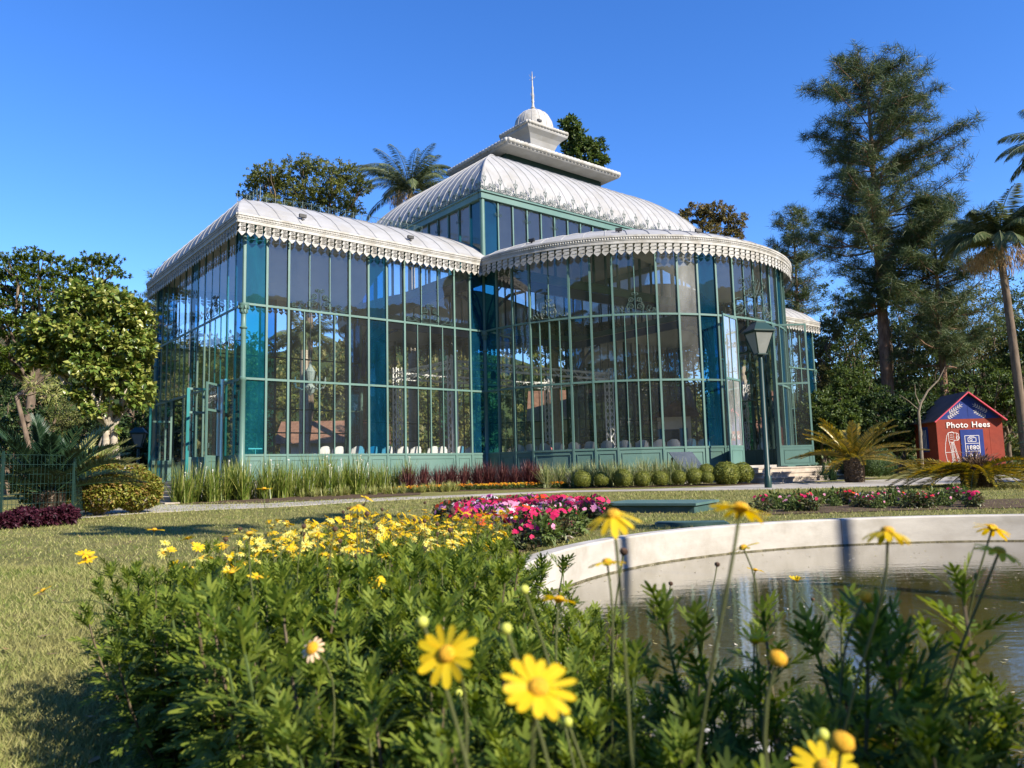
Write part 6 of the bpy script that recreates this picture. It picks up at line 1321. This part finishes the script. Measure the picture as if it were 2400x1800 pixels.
def hero(px, py, dia_px, kind='y', tilt=(0, 0, 1), real=.058, foot_off=(0.0, .10), label=None, droop=.05, n_=13, zb=None):
    """one flower of the near bed: stem, ray florets and disc, carried by the bush it grows from"""
    d = 1808 * real / dia_px; p = dp(px, py, d); r_ = nearest(p); sc = r_.scale.x
    e = Vector((p.x + foot_off[0], p.y + foot_off[1], max(.12, p.z - .42) if zb is None else zb)); N = Vector(tilt).normalized(); st = MB(); P0 = p - N * real * .08; mid = (P0 + e) / 2 + Vector((0, 0, .06)) - N * .05 * 0
    c1 = P0 - N * .10; pts = [(1 - t) ** 3 * P0 + 3 * t * (1 - t) ** 2 * c1 + 3 * t * t * (1 - t) * mid + t ** 3 * e for t in np.linspace(0, 1, 9).tolist()]
    st.tube([local_to(r_, q) for q in pts], .0016 / sc, 6, False); f_ = st.build('flower', STEMG, r_)
    if label: f_['label'] = label
    q_ = N.to_track_quat('Z', 'Y').to_matrix(); loc = lambda v: local_to(r_, p + q_ @ Vector([float(k_) for k_ in v]))
    def emb(mb, nm, m):
        me = MB(); me.v = [tuple(loc(v)) for v in mb.v]; me.f = mb.f; o = me.build(nm, m, f_); autosmooth(o, 50); return o
    a, b = MB(), MB(); sd = int(px + py)
    if kind in 'yp': flower_local(a, b, real, .10, n_, sd, droop); emb(a, 'petals', PET_Y if kind == 'y' else PET_P); emb(b, 'disc', DISC)
    elif kind == 'w': flower_local(a, b, real * .95, .5, 11, sd, .5); emb(a, 'petals', WITH); b = MB(); b.lathe([(.002, -.002), (.008, .001), (.0095, .005), (.007, .009), (.001, .0105)], (0, 0, 0), 12); emb(b, 'disc', DISC)
    elif kind == 'o': b.lathe([(.001, -real * .3), (real * .30, -real * .2), (real * .42, 0), (real * .36, real * .22), (real * .18, real * .34), (.0004, real * .37)], (0, 0, 0), 14); emb(b, 'disc', DISC)
    elif kind == 'b': b.lathe([(.001, -real * .45), (real * .35, -real * .3), (real * .48, 0), (real * .38, real * .3), (.0004, real * .46)], (0, 0, 0), 12); emb(b, 'bud', BUDM)
    elif kind == 's': b.lathe([(.001, -real * .45), (real * .4, -real * .25), (real * .5, .0), (real * .42, real * .3), (.0004, real * .45)], (0, 0, 0), 10); emb(b, 'seed_head', BROWN)
    return f_
TOCAM = (-.05, -.85, .5)
hero(1047, 1533, 152, 'y', (-.25, -.86, .42), label='large sharp-petalled yellow daisy, left one of the two big ones in front')
hero(1262, 1613, 184, 'y', (.12, -.62, .78), label='large yellow daisy, right one of the two big ones in front', n_=14)
hero(1437, 1208, 134, 'y', (-.1, -.28, .9), droop=.45, label='blurred bright yellow daisy with hanging petals against the white rim', foot_off=(.02, .06), zb=.3)
hero(1735, 1192, 142, 'y', (.25, .22, .95), droop=.25, foot_off=(-.06, .08), zb=.3)
hero(2080, 1246, 116, 'y', (.1, .12, .98), droop=.5, foot_off=(-.08, .06), zb=.28)
hero(2326, 1238, 84, 'y', (.45, .15, .85), droop=.3, foot_off=(-.06, .08), zb=.25)
hero(2342, 1292, 104, 'y', (.3, -.2, .9), droop=.3, foot_off=(-.10, .08), zb=.25)
hero(1423, 1318, 92, 'y', (-.1, .10, .98), droop=.25, foot_off=(0, .04), zb=.25)
hero(1742, 1284, 72, 'y', (-.35, .1, .9), droop=.1, foot_off=(.03, .06), zb=.25); hero(1770, 1336, 40, 'y', (.2, .1, .95), foot_off=(.02, .05), zb=.2)
hero(1868, 1360, 38, 'y', (0, .1, .98), droop=-.35, foot_off=(0, .03), zb=.3); hero(1768, 1503, 92, 'y', (.05, -.1, .98), droop=-.35, foot_off=(.0, .05))
hero(1822, 1545, 52, 'o', (.3, -.2, .9), real=.020, foot_off=(.02, .02)); hero(1973, 1742, 66, 'o', (.1, -.3, .9), real=.022, foot_off=(.02, .02)); hero(2065, 1744, 98, 'y', (.3, -.15, .92), droop=.5); hero(1935, 1800, 150, 'y', (-.1, -.45, .85)); hero(2029, 1399, 40, 'o', (.5, -.1, .8), real=.022, foot_off=(-.05, .04))
hero(882, 1360, 54, 'y', (.1, -.5, .8), droop=.35); hero(543, 1342, 52, 'y', (-.1, -.15, .98), droop=-.2); hero(606, 1355, 52, 'y', (.1, -.15, .98), droop=-.15); hero(101, 1384, 46, 'y', (-.45, -.25, .8), foot_off=(.22, .0), zb=.36); hero(200, 1298, 42, 'y', (.2, -.3, .9), foot_off=(.25, 0), zb=.35); hero(206, 1312, 42, 'y', (-.1, -.4, .9), foot_off=(.25, 0), zb=.35)
hero(619, 1146, 40, 'y', (0, .05, 1), foot_off=(.05, .02), zb=.32, label='single yellow daisy on a tall thin stem above the lawn'); hero(735, 1522, 66, 'w', (-.3, -.6, .5), real=.040, label='withered pinkish-white daisy head at front left'); hero(1310, 1406, 92, 'y', (.15, .25, .95), droop=.1, foot_off=(0, .05)); hero(1320, 1327, 34, 'y', (0, .1, 1), foot_off=(0, .03), zb=.2)
hero(362, 1242, 44, 'y', (.1, .1, 1), foot_off=(.05, 0), zb=.3); hero(440, 1262, 36, 'y', (-.3, .1, .9), foot_off=(.05, 0), zb=.3); hero(585, 1252, 66, 'p', (0, .08, 1), foot_off=(.02, .03), zb=.28); hero(840, 1188, 52, 'y', (.1, -.1, .9), droop=.3, foot_off=(0, .03), zb=.25); hero(860, 1168, 36, 'y', (.4, 0, .9), foot_off=(0, .03), zb=.25); hero(845, 1218, 50, 'p', (0, .1, 1), droop=.4, foot_off=(0, .03), zb=.25)
for x, y, dd in ((990, 1458, 30), (1186, 1474, 30), (1229, 1382, 24), (1330, 1692, 26), (1928, 1722, 30), (1075, 1625, 20)): hero(x, y, dd, 'b', (-.3, -.2, .9), real=.012, foot_off=(.09, .04))
for x, y, dd in ((1462, 1293, 20), (1681, 1323, 13), (1215, 1300, 11), (1572, 1368, 11), (1271, 1345, 8), (563, 1240, 11), (712, 1234, 12), (785, 1240, 14), (1905, 1405, 9)): hero(x, y, dd, 's', (.2, 0, .95), real=.014, foot_off=(-.04, .05), zb=.25)
# ---- impatiens: bedding plants massed beyond the pond end, and the thinner strip behind the rim
def impatiens(seed, pet, fol, nb):
    g = np.random.default_rng(seed)
    def fo(mb):
        clump_leaves(mb, [(0, 0, .13, .17, .17, .13)], 230, .085, .034, .3, .8)
        for k in range(5): a = k * 1.26; mb.tube([(0, 0, 0), (math.cos(a) * .06, math.sin(a) * .06, .12), (math.cos(a) * .10, math.sin(a) * .10, .22)], .006, 4, False)
    def bl_(mb):
        for _ in range(nb):
            d = g.normal(size=3); d[2] = abs(d[2]) + .35; d[1] -= .35; d /= np.linalg.norm(d); c = np.array([0, 0, .13]) + d * np.array([.19, .19, .16]) * g.uniform(.92, 1.12); n_ = unit((d + g.normal(size=3) * .3 + np.array([0, -.3, .1]))[None])[0]; u_ = unit(np.cross(n_, [.3, .2, .9])[None])[0]; w_ = np.cross(n_, u_); r_ = g.uniform(.022, .032)
            for k in range(5):
                a = k * 1.2566 + g.uniform(0, .3); t = u_ * math.cos(a) + w_ * math.sin(a); s_ = np.cross(n_, t); mb.add([c, c + t * r_ * .6 + s_ * r_ * .52, c + t * r_ * 1.05 + s_ * r_ * .3, c + t * r_ * 1.05 - s_ * r_ * .3, c + t * r_ * .6 - s_ * r_ * .52], [(0, 1, 2, 3, 4)])
    return proto_mesh('foliage', fo, fol), proto_mesh('blossoms', bl_, pet)
def petm(name, c): return leafmat(name, [c, tuple(min(1, k * 1.15) for k in c), tuple(k * .85 for k in c)], .3, .6, .2)
PM = {'magenta': petm('petal_magenta', (.60, .025, .115)), 'orange-red': petm('petal_orange_red', (.72, .085, .02)), 'violet-pink': petm('petal_violet', (.46, .09, .34)), 'white': petm('petal_white', (.76, .68, .70)), 'pink': petm('petal_pink', (.66, .28, .42)), 'crimson': petm('petal_crimson', (.55, .015, .04))}
LF_IMP = leafmat('leaf_impatiens', [(.030, .050, .014), (.055, .085, .022), (.09, .06, .03), (.12, .14, .045)], .28, .4, .4)
IM = {c: [impatiens(300 + i * 7 + j, m, LF_IMP, 17) for j in range(2)] for i, (c, m) in enumerate(PM.items())}; IMT = {c: [impatiens(400 + i * 7 + j, m, LF_IMP, 5) for j in range(2)] for i, (c, m) in enumerate(PM.items())}
IMG = [impatiens(500 + j, PM['pink'], leafmat('leaf_impatiens_green', [(.06, .10, .02), (.10, .15, .035), (.15, .19, .06)], .3), 1) for j in range(2)]
def imp(p, c, me, s, where, grp):
    r_ = empty('impatiens', p, g_.uniform(-.5, .5), ('%s impatiens plant %s' % (c, where)) if c else 'green, nearly flowerless impatiens ' + where, 'flower', grp, s)
    for m_ in me: o = bpy.data.objects.new(m_.name.split('.')[0], m_); COL.objects.link(o); o.parent = r_
IP = [gg(*q) for q in ((1040, 1232), (1085, 1258), (1160, 1302), (1215, 1300), (1310, 1268), (1392, 1240), (1418, 1222), (1300, 1206), (1180, 1204), (1060, 1214))]; IPP = [(p.x, p.y) for p in IP]; bed('soil_patch', IP)
y = min(p[1] for p in IPP); row = 0
cols = ['magenta', 'orange-red', 'violet-pink', 'pink', 'magenta', 'orange-red', 'magenta', 'crimson', 'white']
while y < max(p[1] for p in IPP):
    x = -2.2 + (row % 2) * .15
    while x < 2.5:
        xx, y2 = x + g_.uniform(-.07, .07), y + g_.uniform(-.08, .08)
        if inpoly(xx, y2, IPP):
            if y2 < 9.4 and xx > .12 and g_.random() < .55: imp((xx, y2, gz(y2)), None, IMG[int(g_.integers(0, 2))], g_.uniform(.95, 1.2), 'at the near end of the bright bed beside the pond', 'impatiens of the bright bed beyond the daisies')
            else:
                c = 'magenta' if (y2 < 8.4 and g_.random() < .55) else cols[int(g_.integers(0, 9))]; imp((xx, y2, gz(y2)), c, IM[c][int(g_.integers(0, 2))], g_.uniform(.9, 1.25), 'in the bright bed beyond the daisies', 'impatiens of the bright bed beyond the daisies')
        x += .30
    y += .36; row += 1
for k in range(58):
    px = 1795 + (k / 74) * 640 + g_.uniform(-8, 8); py = 1203 - (px - 1795) * .024 - g_.random() ** 1.0 * 22; p = gg(px, py)
    c = cols[int(g_.integers(0, 9))]; me = IMT[c][int(g_.integers(0, 2))]
    if g_.random() < .6: c = None; me = IMG[int(g_.integers(0, 2))]
    elif px > 2230 and g_.random() < .6: c = 'violet-pink' if g_.random() < .5 else 'magenta'; me = IM[c][0]
    imp(p, c, me, g_.uniform(.62, 1.0), 'in the thin strip behind the pond rim', 'impatiens strip behind the pond rim')
LS = [gg(1785, 1208), gg(2100, 1198), gg(2440, 1190), gg(2440, 1168), gg(2100, 1178), gg(1800, 1186)]; bed('soil_line', LS, .01)

DRY = leafmat('dry_leaf', [(.22, .12, .05), (.32, .20, .09), (.14, .09, .05), (.36, .27, .13)], .1, .8)
def fallen():
    while True:
        y = 1.6 + 14 * rn.random() ** 1.4; x = y * rn.uniform(-.72, .4)
        if not inpoly(x, y, BED) and (x - PC[0]) ** 2 + (y - PC[1]) ** 2 > (PR + .2) ** 2: return (x, y, gz(y) + .012)
mb = MB(); mb.blob(*leafbits(260, fallen, .03, .075, .006)); tag(mb.build('fallen_leaves', DRY), 'dry brown leaves scattered over the lawn', 'leaf litter', kind='stuff')
# tall daisies that show between the beds and the pond
for x, y, dd in ((470, 1310, 40), (700, 1300, 42), (660, 1262, 44), (760, 1330, 40), (820, 1285, 46), (905, 1300, 44), (990, 1330, 36), (1080, 1300, 34), (1010, 1262, 36), (745, 1250, 44), (520, 1275, 36), (1120, 1352, 34), (1165, 1385, 32), (1185, 1418, 34)): hero(x, y, dd, 'p' if (x // 10) % 2 else 'y', (.05, .02, 1), droop=.25, foot_off=(.0, .03), zb=.25)
